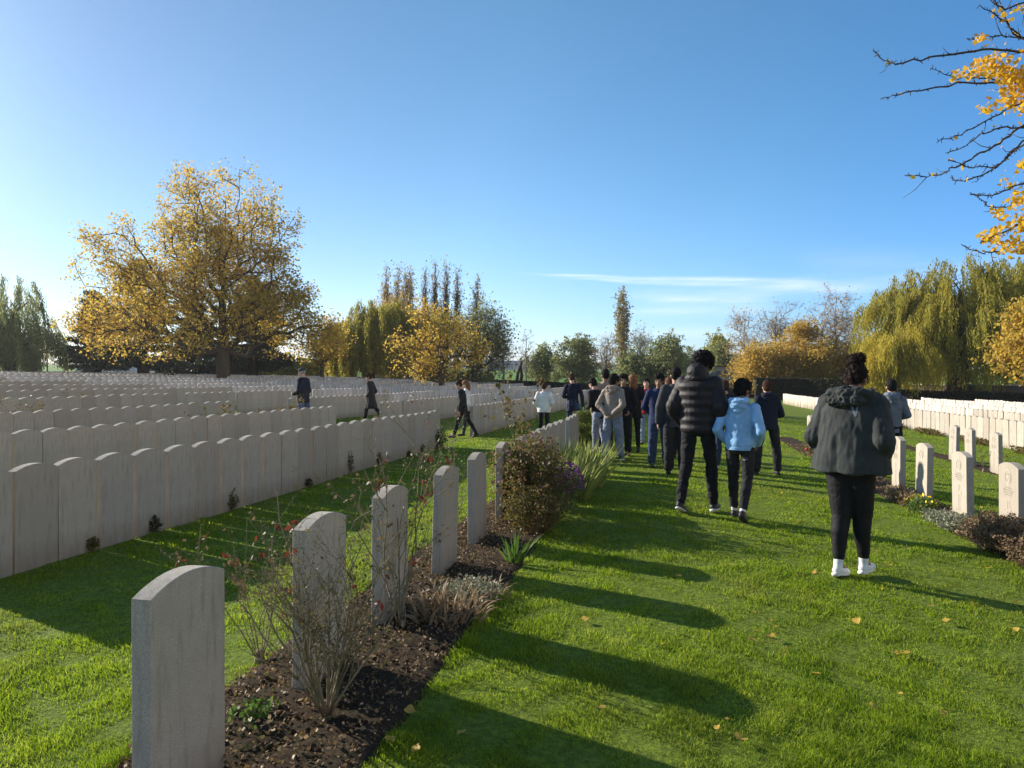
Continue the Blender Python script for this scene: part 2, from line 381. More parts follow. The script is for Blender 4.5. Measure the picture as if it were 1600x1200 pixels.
# ------------------------------------------------------------------ headstones
SW, ST, SH = .381, .076, .813
def stone_geo(seg=10, bev=True):
    """local: thickness along X, width along Y, height Z, arched top"""
    prof = [(-SW / 2, -.05)]
    rise = .045
    for k in range(seg + 1):
        t = -1 + 2 * k / seg; prof.append((t * SW / 2, SH - rise * t * t))
    prof.append((SW / 2, -.05))
    n = len(prof); b = .003 if bev else 0
    V = []
    for x, ins in ((-ST / 2, b), (-ST / 2 + b, 0), (ST / 2 - b, 0), (ST / 2, b)) if bev else ((-ST / 2, 0), (ST / 2, 0)):
        for (y, z) in prof:
            V.append((x, y * (1 - ins / (SW / 2)), z - (ins if z > 0 else 0)))
    R_ = 4 if bev else 2; Fs = []
    for j in range(R_ - 1):
        for i in range(n):
            a, b2 = j * n + i, j * n + (i + 1) % n
            Fs.append((a, b2, b2 + n, a + n))
    Fs.append(tuple(range(n))[::-1]); Fs.append(tuple(range((R_ - 1) * n, R_ * n)))
    return V, Fs
V_, F_ = stone_geo()
stone_me = bpy.data.meshes.new('headstone'); stone_me.from_pydata(V_, [], [f[::-1] for f in F_]); stone_me.update(); stone_me.materials.append(M['stone'])
def ordinal(n):
    w = ['first', 'second', 'third', 'fourth', 'fifth', 'sixth', 'seventh', 'eighth', 'ninth', 'tenth', 'eleventh', 'twelfth', 'thirteenth', 'fourteenth', 'fifteenth', 'sixteenth', 'seventeenth', 'eighteenth', 'nineteenth', 'twentieth']
    if n < 20: return w[n]
    tens = {2: 'twenty', 3: 'thirty', 4: 'forty', 5: 'fifty', 6: 'sixty', 7: 'seventy', 8: 'eighty', 9: 'ninety'}
    t, u = divmod(n + 1, 10)
    if u == 0: return {2: 'twentieth', 3: 'thirtieth', 4: 'fortieth', 5: 'fiftieth', 6: 'sixtieth', 7: 'seventieth', 8: 'eightieth', 9: 'ninetieth'}.get(t, str(n + 1))
    return tens.get(t, str(t * 10)) + '-' + w[u - 1]
def headstone(x, y, label, group=None, tilt=0, lift=0):
    o = bpy.data.objects.new('headstone', stone_me); link(o)
    o.location = (x, y, G(x, y) + lift); o.rotation_euler = (R(random.gauss(0, .35)), R(random.gauss(0, .6)) + tilt, R(random.gauss(0, .8)))
    tag(o, label, 'headstone', group); return o
rowA = [(2.09, 'large grey headstone closest to the camera at the left bed'), (3.08, 'grey headstone standing behind the thorny bare rose bush'),
        (3.97, 'narrow looking headstone with reddish rose shoots across its face'), (5.05, 'slightly leaning headstone beside tan dried leaves in the bed'),
        (6.02, 'pale headstone next to the tall brown leafy shrub'), (7.05, 'headstone mostly hidden behind the tall brown leafy shrub'),
        (7.98, 'single headstone just past the brown shrub, before the tight group')]
for i, (y, lb) in enumerate(rowA):
    o = headstone(-1.645, y, lb); o.rotation_euler = (0, R([0, .5, .4, 1.6, -.3, 0, 0][i]), R([0, -1.5, -1.0, -1.2, 0, 0, 0][i]))
for k in range(6):
    headstone(-1.645, 8.75 + k * .5 + (.12 if k == 5 else 0), f'{ordinal(k)} headstone of the tight group behind the green strap leaves', 'tight group in the flower bed row')
for k in range(3):
    headstone(-1.645, 12.3 + .5 * k, f'{ordinal(k)} headstone past the round clipped bush', 'headstones past the round bush')
# right-hand single stones, inscribed faces towards the grass path
def carving(o, seed):
    """badge ring, name line strokes and an outlined cross, on the face at -X"""
    rr = random.Random(seed); mb = MB(); x = -ST / 2 - .0012
    def bar(y0, z0, y1, z1, w=.0035):
        d = Vector((0, y1 - y0, z1 - z0)); L = d.length; a = math.atan2(z1 - z0, y1 - y0)
        mb.box((x, (y0 + y1) / 2, (z0 + z1) / 2), (.0025, L + w, w), Matrix.Rotation(a, 3, 'X'))
    r = .062; cz = .665
    for ring in (r, r * .78):
        P = [(ring * math.cos(t * math.pi / 10), cz + ring * math.sin(t * math.pi / 10)) for t in range(21)]
        for a, b in zip(P[:-1], P[1:]): bar(a[0], a[1], b[0], b[1], .004)
    for k in range(5):
        a = k * 2 * math.pi / 5 + .3; bar(0, cz, .04 * math.cos(a), cz + .04 * math.sin(a), .007)
    bar(-.02, cz + r + .012, .02, cz + r + .012, .008)
    for row, wd in ((.565, .12), (.542, .20), (.519, .16), (.496, .11)):
        y = -wd / 2
        while y < wd / 2:
            l = rr.uniform(.006, .011); bar(y, row - .004, y + l * .2, row + .005, .0028); bar(y + l * .2, row + .005, y + l, row - .004, .0028); y += l + .005
    P = [(-.016, .14), (-.016, .33), (-.06, .33), (-.06, .362), (-.016, .362), (-.016, .44), (.016, .44), (.016, .362), (.06, .362), (.06, .33), (.016, .33), (.016, .14), (-.016, .14)]
    for a, b in zip(P[:-1], P[1:]): bar(a[0], a[1], b[0], b[1], .004)
    mb.build('carving', M['carve'], o)
rowR1 = [(7.56, 'pale sunlit headstone with a person\'s shadow on its face'), (8.69, 'sunlit carved headstone beside the silvery ground cover'),
         (9.89, 'sunlit carved headstone behind the yellow flower'), (10.87, 'sunlit headstone half hidden by the dark parka'),
         (16.9, 'lone white headstone beside the red poppies on the path edge')]
for i, (y, lb) in enumerate(rowR1): carving(headstone(3.34, y, lb), i)
for i, (y, lb) in enumerate([(15.2, 'rightmost of three lone headstones in front of the packed white row'), (16.35, 'middle lone headstone in front of the packed white row with a twig at its foot'),
                             (17.2, 'leftmost of three lone headstones before the packed white row'), (12.9, 'lone headstone at the right end of the second row on the right')]):
    carving(headstone(6.42, y, lb), 50 + i)
# packed rows
cands = []   # (depth, x, y, label, group)
def inview(x, y, m=60):
    p = Vector((x, y, 0)); Z = p.dot(CF)
    if Z < 1.5: return False
    px = 800 + p.dot(CR) / Z * F; return -m < px < 1600 + m
def packed(v, segs, rowname, gapp=.0, anchor='far end'):
    for (y0, y1, sname) in segs:
        y = y1; k = 0; pos = []
        while y > y0:
            pos.append(y); s = SW + .014 + random.random() * .034 + (random.random() < gapp) * .16
            y -= s
        for k, yy in enumerate(pos):
            if not inview(v, yy): continue
            Z = Vector((v, yy, 0)).dot(CF)
            cands.append((Z, v, yy, f'{ordinal(k)} headstone from the {anchor} of the {rowname}{sname}', f'packed headstones of the {rowname}'))
packed(-4.82, [(2.6, 14.25, '')], 'packed row beside the flower bed')
packed(-4.82, [(17.0, 62, '')], 'packed row behind the boy in white')
packed(-7.93, [(4.5, 15.4, '')], 'packed row below the man in the cap', .0)
packed(-7.93, [(18.6, 66, '')], 'row behind the long coat')
packed(-11.05, [(6, 15.9, '')], 'third packed row on the left', .12)
packed(-11.05, [(18.6, 68, '')], 'third row beyond the cap')
packed(-14.2, [(8, 17.5, ''), (18.4, 70, ' beyond the gap')], 'fourth row on the left', .05)
packed(9.5, [(14, 58, '')], 'nearest packed white row on the right')
packed(12.6, [(18, 57, '')], 'second packed white row on the right')
packed(15.7, [(22, 56, '')], 'third packed white row on the right')
for i, v in enumerate(np.arange(18.8, 46, 3.1)): packed(v, [(22, 56 - i * 1.2, '')], 'distant white rows')
v = -17.35
i = 0
while v > -78:
    a = 10 - v * .2; b = 72 + (8 if v < -30 else 0)
    gap = 30 + (i * 37 % 23)
    packed(v, [(a, gap, ''), (gap + 2.5, b, ' beyond')], 'distant rows', .02); v -= 3.1; i += 1
for k in range(26): cands.append((40, -1.645, 17 + k * .5, 'headstone of the flower bed row far beyond the group of pupils', 'far headstones of the flower bed row'))
TREE_SPOTS = [W(348, 50), W(690, 52)]
cands = [c for c in cands if all((c[1] - t[0]) ** 2 + (c[2] - t[1]) ** 2 > 1.3 for t in TREE_SPOTS)]
cands.sort(key=lambda c: c[0])
near, far = cands[:276], cands[276:]
for (Z, x, y, lb, gr) in near: headstone(x, y, lb, gr)
V_, F_ = stone_geo(4, False); V_ = np.array(V_)
nv = len(V_); q = np.array([f[::-1] for f in F_ if len(f) == 4]); ng = np.array([f[::-1] for f in F_ if len(f) != 4])
P = np.array([[c[1] + random.gauss(0, .012), c[2], 0] for c in far]); P[:, 2] = gz(P[:, 0], P[:, 1])
hs = RNG.normal(1, .012, (len(P), 1))
AV = (V_[None] * np.stack([np.ones(len(P)), np.ones(len(P)), hs[:, 0]], -1)[:, None, :] + P[:, None, :]).reshape(-1, 3)
off = (np.arange(len(P)) * nv)[:, None, None]
tag(mesh_np('distant_headstones', AV, [(q[None] + off).reshape(-1, 4), (ng[None] + off).reshape(-1, ng.shape[1])], M['stone_far']),
    'countless distant pale headstones in long rows across the cemetery', 'headstones', kind='stuff')

# ------------------------------------------------------------------ leaf & branch geometry
def quads_from(centers, size, aspect=1.0, up=None, flat=0.0, fold=True, dirs=None):
    n = len(centers); size = np.broadcast_to(size, (n,))[:, None]
    d = RNG.normal(size=(n, 3)) if dirs is None else dirs + RNG.normal(scale=.25, size=(n, 3))
    d /= np.linalg.norm(d, axis=1, keepdims=True)
    u = RNG.normal(size=(n, 3)); u[:, 2] *= (1 - flat)
    e = np.cross(d, u); e /= np.linalg.norm(e, axis=1, keepdims=True) + 1e-9
    a = d * size * .5; b = e * size * .5 * aspect
    V = np.stack([centers - a, centers - b, centers + a, centers + b], 1).reshape(-1, 3)
    Fq = np.arange(n * 4).reshape(-1, 4); return V, Fq
def lobes_sample(lobes, n, shell=.5, clump=True):
    w = np.array([l[3] * l[4] * l[5] for l in lobes]) ** .8; idx = RNG.choice(len(lobes), n, p=w / w.sum())
    d = RNG.normal(size=(n, 3)); d /= np.linalg.norm(d, axis=1, keepdims=True)
    r = RNG.random(n) ** (1 / (3 + shell * 3)); L = np.array(lobes)[idx]
    bump = 1 + .16 * np.sin(d[:, 0] * 7 + idx) * np.cos(d[:, 2] * 6 + idx * 2)
    P = L[:, :3] + d * (r * bump)[:, None] * L[:, 3:6]
    if not clump: return P
    k = max(10, int(n / 14)); c = P[:k]; rad = L[:k, 3:6].mean(1)
    a = RNG.integers(0, k, n - k); Q = c[a] + RNG.normal(size=(n - k, 3)) * (rad[a] * 2.2 * k ** (-1 / 3) * .42)[:, None]
    return np.concatenate([c, Q])
def grow(pts, trunk, bf=.35):
    """connect points to a tree: returns nodes, parent"""
    nodes = [np.array(t, float) for t in trunk]; par = [-1] + list(range(len(trunk) - 1))
    plen = [0.0]
    for i in range(1, len(trunk)): plen.append(plen[-1] + np.linalg.norm(nodes[i] - nodes[i - 1]))
    N = len(pts) + len(nodes); A = np.zeros((N, 3)); A[:len(nodes)] = nodes; PL = np.zeros(N); PL[:len(nodes)] = plen
    root = A[max(0, len(trunk) // 2)]
    order = np.argsort(np.linalg.norm(pts - root, axis=1)); k = len(nodes)
    st = max(1, len(trunk) // 3)
    for p in pts[order]:
        d = np.linalg.norm(A[st:k] - p, axis=1); pen = np.clip(A[st:k, 2] - p[2], 0, None) * .5
        j = int(np.argmin(d + bf * PL[st:k] + pen)) + st
        A[k] = p; par.append(j); PL[k] = PL[j] + d[j - st]; k += 1
    return A, np.array(par)
def radii(A, par, r0, ex=2.4, rtrunk=None):
    n = len(A); s = np.zeros(n)
    ch = np.zeros(n, int)
    for i in range(n):
        if par[i] >= 0: ch[par[i]] += 1
    s[ch == 0] = r0 ** ex
    for i in range(n - 1, 0, -1):
        s[par[i]] += s[i]
    r = s ** (1 / ex)
    if rtrunk: r = r0 + (r - r0) * (rtrunk - r0) / max(r[0] - r0, 1e-6)
    return r, ch
def branches(A, par, r, k=5):
    ii = np.arange(1, len(A)); p0 = A[par[ii]]; p1 = A[ii]; ra = np.minimum(r[par[ii]], r[ii] * 1.5)[:, None]; rb = r[ii][:, None]
    d = p1 - p0; L = np.linalg.norm(d, axis=1, keepdims=True) + 1e-6; d = d / L
    h = np.where(np.abs(d[:, 2:3]) > .9, np.array([[1., 0, 0]]), np.array([[0, 0, 1.]])); a = np.cross(d, h); a /= np.linalg.norm(a, axis=1, keepdims=True); b = np.cross(d, a)
    vs = []
    for (p, rr) in ((p0, ra), (p1 + d * rb * .5, rb)):
        for t in range(k): an = 2 * math.pi * t / k; vs.append(p + a * rr * math.cos(an) + b * rr * math.sin(an))
    V = np.stack(vs, 1).reshape(-1, 3); m_ = len(ii); base = (np.arange(m_) * 2 * k)[:, None]
    Fq = np.concatenate([base + np.array([[t, (t + 1) % k, k + (t + 1) % k, k + t]]) for t in range(k)])
    return V, Fq
def twigs(A, ch, par, n, ln, rad, up=.3):
    """short bare twigs from the outer nodes"""
    tips = np.where(ch == 0)[0]; t = RNG.choice(tips, n); d = A[t] - A[par[t]]; d /= np.linalg.norm(d, axis=1, keepdims=True) + 1e-6
    d = d + RNG.normal(scale=.55, size=(n, 3)); d[:, 2] += up; d /= np.linalg.norm(d, axis=1, keepdims=True)
    p0 = A[t] - (A[t] - A[par[t]]) * RNG.random((n, 1)); p1 = p0 + d * ln * (.5 + RNG.random((n, 1)))
    e = np.cross(d, RNG.normal(size=(n, 3))); e /= np.linalg.norm(e, axis=1, keepdims=True)
    f = np.cross(d, e)
    V = np.stack([p0 + e * rad, p0 - e * .5 * rad + f * rad, p0 - e * .5 * rad - f * rad, p1], 1).reshape(-1, 3); b = (np.arange(n) * 4)[:, None]
    Fc = np.concatenate([b + np.array([[0, 1, 3]]), b + np.array([[1, 2, 3]]), b + np.array([[2, 0, 3]])]); return V, Fc, p1
def tree(px, Z, lobes_px, label, name='tree', h0=None, npts=700, nleaf=20000, lsize=.2, leaf=None, barkm=None, rtrunk=.3, r0=.012, bf=.3, spread=.5,
         ntwig=3000, twl=.6, shell=.5, trunk_top=None, cat='tree', group=None, depth=.8, lean=0, willow=None, aspect=.8, flat=0, base_dz=0, leafdirs=None, up=.3, clump=True, pmin=None):
    if willow: willow = (int(willow[0] * .8),) + willow[1:]
    x, y = W(px, Z); g = G(x, y) + base_dz; s = Z / F
    o = empty(name, (x, y, g), TH, label, cat, group)
    zz = lambda py: HC + (HY - py) * s - g
    lobes = [((a - px) * s, random.uniform(-.2, .2) * c * s if len(lobes_px) > 1 else 0, zz(b), c * s, (c * s) * depth + .15 * d * s, d * s) for (a, b, c, d) in lobes_px]
    top = zz(trunk_top) if trunk_top else max(l[2] for l in lobes)
    nt = 9; tr = [(lean * top * (t / nt) ** 1.3 + .012 * top * math.sin(t * 1.7) * (t / nt), .012 * top * math.cos(t * 2.1) * (t / nt), top * t / nt - (.1 if t == 0 else 0)) for t in range(nt + 1)]
    pts = lobes_sample(lobes, npts, shell, clump); pts = pts[pts[:, 2] > (zz(pmin) if pmin else .8)]
    A, par = grow(pts, tr, bf); r, ch = radii(A, par, r0, rtrunk=rtrunk)
    V, Fq = branches(A, par, r)
    parts_v = [V]; parts_f4 = [Fq]; parts_f3 = []; nofs = len(V)
    tipp = None
    if ntwig:
        V2, F2, tipp = twigs(A, ch, par, ntwig, twl, max(r0 * .5, .0035), up); parts_v.append(V2); parts_f3.append(F2 + nofs); nofs += len(V2)
    # root flare
    mesh_np('trunk', np.concatenate(parts_v), [np.concatenate(parts_f4)] + parts_f3, barkm or M['bark'], o, smooth=True)
    if willow:
        ns, ln0, ln1, k, ls = willow
        src = A[RNG.choice(np.where(ch == 0)[0], ns)] + RNG.normal(scale=.16, size=(ns, 3)); L = RNG.uniform(ln0, ln1, (ns, 1)); L = np.minimum(L, (src[:, 2:3] - .5 - RNG.random((ns, 1)) * 1.2).clip(.3))
        out = src[:, :2] / (np.linalg.norm(src[:, :2], axis=1, keepdims=True) + .1)
        t = np.linspace(0, 1, k)[None, :, None]
        Pn = np.repeat(src[:, None, :], k, 1)
        Pn[:, :, :2] += out[:, None, :] * (1 - (1 - t) ** 2) * .55 + RNG.normal(scale=.045, size=(ns, k, 2))
        Pn[:, :, 2:] -= L[:, None, :] * t
        C = Pn.reshape(-1, 3); dirs = np.tile(np.array([[0, 0, -1.0]]), (len(C), 1))
        V3, F3 = quads_from(C, ls * RNG.uniform(.7, 1.3, len(C)), .3, dirs=dirs)
        mesh_np('crown', V3, F3, leaf, o)
    elif nleaf:
        srcs = A[len(tr):][r[len(tr):] < r0 * 4]
        c = srcs[RNG.integers(0, len(srcs), nleaf)]
        if tipp is not None:
            h = nleaf // 2; c[:h] = tipp[RNG.integers(0, len(tipp), h)]; sp = np.full((nleaf, 1), spread); sp[:h] *= .5
        else: sp = spread
        C = c + RNG.normal(size=(nleaf, 3)) * sp * np.array([[1, 1, .8 * (1 - flat * .7)]])
        C = C[C[:, 2] > .5]
        V3, F3 = quads_from(C, lsize * RNG.uniform(.6, 1.3, len(C)), aspect, flat=flat)
        mesh_np('crown', V3, F3, leaf, o)
    return o
M['lf_gold'] = leafmat('golden_plane_leaves', [(.26, .25, .05), (.50, .38, .06), (.64, .45, .07), (.46, .26, .07), (.74, .58, .12)], .62, .25)
M['lf_yellow'] = leafmat('bright_yellow_leaves', [(.50, .34, .03), (.80, .50, .04), (.72, .36, .03)], .62, .5)
M['lf_willow'] = leafmat('willow_leaves', [(.15, .16, .025), (.34, .31, .045), (.56, .44, .055)], .55, .22)
M['lf_willow_y'] = leafmat('yellow_willow_leaves', [(.26, .25, .035), (.50, .41, .05), (.66, .50, .06)], .5, .3)
M['lf_cedar'] = leafmat('cedar_needles', [(.022, .034, .022), (.04, .06, .035), (.06, .08, .045)], .2, .4)
M['lf_dull'] = leafmat('dull_green_leaves', [(.15, .18, .07), (.23, .26, .10), (.36, .33, .11)], .5, .3)
M['lf_orange'] = leafmat('orange_undergrowth_leaves', [(.38, .29, .06), (.56, .34, .07), (.60, .44, .09), (.40, .36, .09)], .5, .15)
M['lf_bush'] = leafmat('brown_green_shrub_leaves', [(.08, .06, .02), (.10, .11, .025), (.18, .12, .04), (.20, .08, .04)], .4, 3)
M['lf_hedge'] = leafmat('hedge_leaves', [(.016, .020, .009), (.032, .036, .014), (.05, .045, .02)], .2, 1)
M['lf_green'] = leafmat('fresh_green_leaves', [(.05, .10, .02), (.10, .19, .03), (.17, .24, .05)], .45, 3)
M['lf_box'] = leafmat('clipped_box_leaves', [(.05, .08, .015), (.12, .15, .025), (.22, .22, .04)], .35, 3)

# big golden plane tree
tree(348, 50, [(325, 345, 85, 80), (392, 385, 72, 75), (205, 445, 68, 85), (300, 420, 80, 80), (435, 445, 50, 70), (290, 505, 165, 48), (165, 525, 55, 30), (420, 510, 92, 42), (505, 522, 34, 22), (360, 450, 90, 70)],
     'huge spreading golden autumn plane tree rising from the grave rows', 'plane_tree', npts=2600, nleaf=48000, lsize=.18, leaf=M['lf_gold'], rtrunk=.50, r0=.013, bf=.24,
     spread=.34, ntwig=8000, twl=.8, trunk_top=430, depth=.85, pmin=558)
# dark cedars behind
def cedar(px, Z, top_py, halfw_px, label, base_py_shift=0, flatf=.16, lean=0):
    x, y = W(px, Z); g = G(x, y); o = empty('cedar_tree', (x, y, g), TH, label, 'tree', 'dark cedars behind the plane tree'); s = Z / F
    H = HC + (HY - top_py) * s - g; hw = halfw_px * s
    mb = MB(); mb.tube([(lean * H * t, 0, H * t) for t in (0, .25, .5, .75, 1)], [.55, .45, .33, .18, .04], 8)
    C = []
    nb = 95
    for i in range(nb):
        t = (i + random.random()) / nb; z = H * (.12 + .86 * t); L = hw * (1 - t * .82) * random.uniform(.55, 1.12); a = random.random() * 6.283
        d = Vector((math.cos(a), math.sin(a), random.uniform(-.04, .14))); p0 = Vector((lean * z, 0, z)); p1 = p0 + d * L
        mb.tube([p0, p0 + d * L * .5 + Vector((0, 0, .1)), p1], [.09, .05, .015], 4)
        n = int(60 * L)
        tt = RNG.uniform(.18, 1, n)[:, None]; side = np.array([-d.y, d.x, 0])[None]
        w = RNG.normal(scale=.34, size=(n, 1)) * (L * .28 + .3) * (1.15 - tt)
        C.append(np.array(p0)[None] + np.array(d)[None] * L * tt + side * w + RNG.normal(scale=.10, size=(n, 3)))
    mb.build('trunk', M['bark_dark'], o, True)
    C = np.concatenate(C); V, Fq = quads_from(np.repeat(C, 4, 0) + RNG.normal(scale=.16, size=(len(C) * 4, 3)) * np.array([[1, 1, .45]]), .26, .45, flat=.6); mesh_np('crown', V, Fq, M['lf_cedar'], o)
cedar(225, 62, 405, 85, 'dark layered cedar with a thick leaning trunk behind the golden tree', lean=-.06)
cedar(150, 68, 455, 62, 'dark low cedar at the left edge of the golden crown')
cedar(395, 66, 430, 78, 'dark cedar half hidden behind the right of the golden crown')
cedar(305, 70, 470, 60, 'dark cedar seen below the golden crown left of its trunk')
# left willow
tree(18, 62, [(15, 510, 62, 44), (-20, 520, 60, 40), (50, 525, 26, 30)], 'dull green willow at the far left edge', 'willow_tree', npts=500, leaf=M['lf_dull'], rtrunk=.5, ntwig=900, twl=.8,
     trunk_top=500, willow=(5200, 1.0, 3.2, 12, .26))
tree(74, 66, [(74, 545, 5, 20)], 'slim yellowing sapling right of the left edge willow', 'young_tree', npts=60, nleaf=500, lsize=.2, leaf=M['lf_willow_y'], rtrunk=.06, ntwig=100, spread=.2)
# middle willow, ash, poplars
tree(576, 72, [(570, 520, 36, 42), (600, 505, 36, 30), (560, 545, 34, 30)], 'weeping willow with long hanging green strands right of the golden tree', 'willow_tree', npts=500, rtrunk=.7, leaf=M['lf_willow'], ntwig=800, trunk_top=530, willow=(5600, 1.2, 4.6, 15, .28))
tree(652, 76, [(640, 510, 38, 48), (668, 500, 26, 36), (620, 540, 30, 40)], 'tall brownish half bare willow in front of the poplars', 'willow_tree', npts=700, nleaf=0, rtrunk=.6, leaf=leafmat('brown_willow_leaves', [(.30, .24, .08), (.52, .38, .12), (.60, .40, .12)], .45, .3), ntwig=3500, twl=1.1, trunk_top=500, willow=(3600, 1.0, 3.6, 12, .26))
pop_leaf = leafmat('sparse_poplar_leaves', [(.26, .20, .10), (.40, .28, .11), (.50, .34, .12)], .4, .4)
for k, (px, top, wd, ls, z) in enumerate([(604, 428, 8, 1, 92), (621, 432, 8, 1, 95), (634, 428, 8, 1, 93), (642, 424, 5, 0, 97), (664, 430, 6, 0, 90), (680, 420, 6.5, 0, 92), (697, 421, 6, 0, 90), (714, 427, 6, 0, 88), (745, 442, 9, 0, 86)]):
    names = ['leftmost poplar of the tall row, faint brown leaves', 'second poplar from the left in the tall row', 'third poplar from the left, brownish and close to its neighbour', 'thin bare poplar touching the brown one on its left',
             'short bare poplar tip above the brown willow', 'bare poplar just right of the brown willow top, tallest', 'slim bare grey poplar in the middle of the row', 'dense bare poplar second from the right', 'rightmost bare poplar standing apart, wider at its top']
    mid = (top + 590) / 2
    tree(px, z, [(px, top + 28, wd * .5, 30), (px, top + 66, wd * .85, 40), (px, top + 110, wd * .95, 45)], names[k], 'poplar_tree', npts=420, nleaf=2600 if ls else 1200, lsize=.24, leaf=pop_leaf, barkm=M['bark'], rtrunk=.3, r0=.018, bf=.05,
         spread=.25, ntwig=1300, twl=1.3, trunk_top=top + 6, depth=1, group='row of tall poplars', up=1.8, clump=False)
tree(690, 52, [(640, 550, 30, 24), (690, 560, 36, 24), (735, 545, 28, 20), (690, 520, 40, 26), (655, 575, 22, 14), (672, 495, 14, 16)], 'smaller bright yellow spreading tree standing in the grave rows', 'plane_tree', npts=700, nleaf=6000, lsize=.18, leaf=M['lf_gold'], barkm=M['bark'],
     rtrunk=.24, spread=.32, ntwig=2500, twl=.6, trunk_top=560)
tree(742, 66, [(748, 530, 34, 50), (765, 540, 26, 40), (728, 560, 22, 30)], 'dull green half bare tree at the right end of the poplars', 'tree', npts=900, nleaf=6500, lsize=.2, leaf=M['lf_dull'], barkm=M['bark'], rtrunk=.3, spread=.5, ntwig=6500, twl=1.0, trunk_top=520)
tree(787, 70, [(785, 560, 14, 28)], 'small bare grey tree at the edge of the green tree', 'bare_tree', npts=250, nleaf=0, barkm=M['bark_pale'], rtrunk=.12, r0=.01, ntwig=1500, twl=.9, trunk_top=550)
tree(503, 64, [(510, 535, 22, 26), (495, 550, 18, 22)], 'orange leaved tree just right of the golden crown', 'tree', npts=300, nleaf=3500, lsize=.22, leaf=M['lf_gold'], rtrunk=.2, spread=.4, ntwig=1200, twl=.7, trunk_top=545)
# low scrub below trees
def shrub_mass(px0, px1, Z, top_py, label, leaf, name='shrub', n=9000, size=.2, base=None):
    x0, y0 = W(px0, Z); x1, y1 = W(px1, Z); L = math.hypot(x1 - x0, y1 - y0); cx, cy = (x0 + x1) / 2, (y0 + y1) / 2; g = G(cx, cy)
    o = empty(name, (cx, cy, g), TH, label, 'shrub'); H = HC + (HY - top_py) * Z / F - g
    mb = MB()
    C = []
    k = max(3, int(L / 1.6))
    for i in range(k):
        c = Vector(((i + .5) / k * L - L / 2, random.uniform(-.8, .8), 0)); h = H * random.uniform(.6, 1.0); r = L / k * random.uniform(.6, .9)
        for b in range(7):
            a = random.random() * 6.28; q = c + Vector((math.cos(a) * r * .7, math.sin(a) * r * .7, h * random.uniform(.6, .95))); mb.tube([c, (c + q) / 2 + Vector((0, 0, h * .1)), q], [.04, .025, .008], 4)
        m_ = n // k; d = RNG.normal(size=(m_, 3)); d /= np.linalg.norm(d, axis=1, keepdims=True); d *= RNG.random((m_, 1)) ** .25
        d *= 1 + .2 * np.sin(d[:, :1] * 9 + i) * np.cos(d[:, 2:] * 8)
        C.append(np.array([c.x, c.y, h * .5]) + d * np.array([r, r, h * .5]))
    mb.build('stems', M['bark'], o); C = np.concatenate(C); V, Fq = quads_from(C, size * RNG.uniform(.6, 1.3, len(C)), .7); mesh_np('foliage', V, Fq, leaf, o)
shrub_mass(395, 530, 78, 540, 'dark green scrub below the golden crown, right of its trunk', M['lf_willow'], n=10000, size=.3)
shrub_mass(250, 400, 76, 548, 'dark scrub under the cedars', M['lf_cedar'], n=9000, size=.3)
shrub_mass(600, 700, 80, 560, 'brown green scrub at the foot of the poplars', M['lf_dull'], n=7000, size=.28)
shrub_mass(700, 770, 78, 565, 'scrub at the foot of the half bare tree', M['lf_dull'], n=5000, size=.28)
shrub_mass(252, 268, 47, 572, 'dark round rose shrub among the far headstones', M['lf_hedge'], n=900, size=.12)
# centre far trees
tree(848, 105, [(848, 560, 11, 16), (845, 577, 19, 18)], 'small two-lobed dark grey green tree on the field edge', 'round_tree', npts=350, nleaf=8000, lsize=.3, leaf=M['lf_dull'], rtrunk=.35, spread=.4, ntwig=800)
tree(897, 100, [(897, 558, 24, 22), (890, 578, 22, 18), (908, 575, 20, 20)], 'broad rounded grey green tree on the field edge', 'round_tree', npts=450, nleaf=12000, lsize=.3, leaf=M['lf_dull'], rtrunk=.4, spread=.4, ntwig=1000)
tree(822, 100, [(822, 560, 9, 34)], 'thin bare sapling left of the two-lobed tree', 'bare_tree', npts=200, nleaf=0, barkm=M['bark_pale'], rtrunk=.12, r0=.012, ntwig=900, twl=1.0, trunk_top=530)
tree(948, 95, [(948, 562, 14, 36)], 'pale bare bushy tree left of the yellow poplar', 'bare_tree', npts=450, nleaf=300, lsize=.2, leaf=M['lf_orange'], barkm=M['bark_pale'], rtrunk=.2, r0=.013, ntwig=2600, twl=1.1, trunk_top=545)
tree(972, 92, [(972, 500, 8, 42), (972, 540, 9, 40)], 'tall narrow yellow leaved poplar standing alone', 'poplar_tree', npts=380, nleaf=3400, lsize=.24, leaf=leafmat('pale_yellow_poplar_leaves', [(.20, .17, .06), (.34, .26, .08)], .5, .4), barkm=M['bark_pale'], rtrunk=.3, r0=.015, bf=.05, spread=.25, ntwig=1800, twl=.9, trunk_top=462, depth=1, up=1.4, clump=False)
tree(1000, 98, [(1000, 548, 14, 24)], 'bare twiggy tree right of the yellow poplar', 'bare_tree', npts=350, nleaf=500, lsize=.22, leaf=M['lf_dull'], barkm=M['bark_pale'], rtrunk=.2, r0=.013, ntwig=1800, twl=1.0, trunk_top=545)
tree(988, 90, [(985, 575, 20, 18)], 'low grey green tree behind the group of pupils', 'round_tree', npts=300, nleaf=6000, lsize=.26, leaf=M['lf_dull'], rtrunk=.2, spread=.4, ntwig=700)
tree(1035, 88, [(1035, 562, 26, 26), (1022, 578, 22, 20)], 'broad grey green tree behind the navy jacket', 'round_tree', npts=500, nleaf=12000, lsize=.27, leaf=M['lf_dull'], rtrunk=.35, spread=.45, ntwig=1200)
tree(1078, 110, [(1078, 575, 18, 20)], 'distant dark tree peeping left of the puffer hood', 'round_tree', npts=300, nleaf=6000, lsize=.3, leaf=M['lf_dull'], rtrunk=.3, spread=.4, ntwig=500)
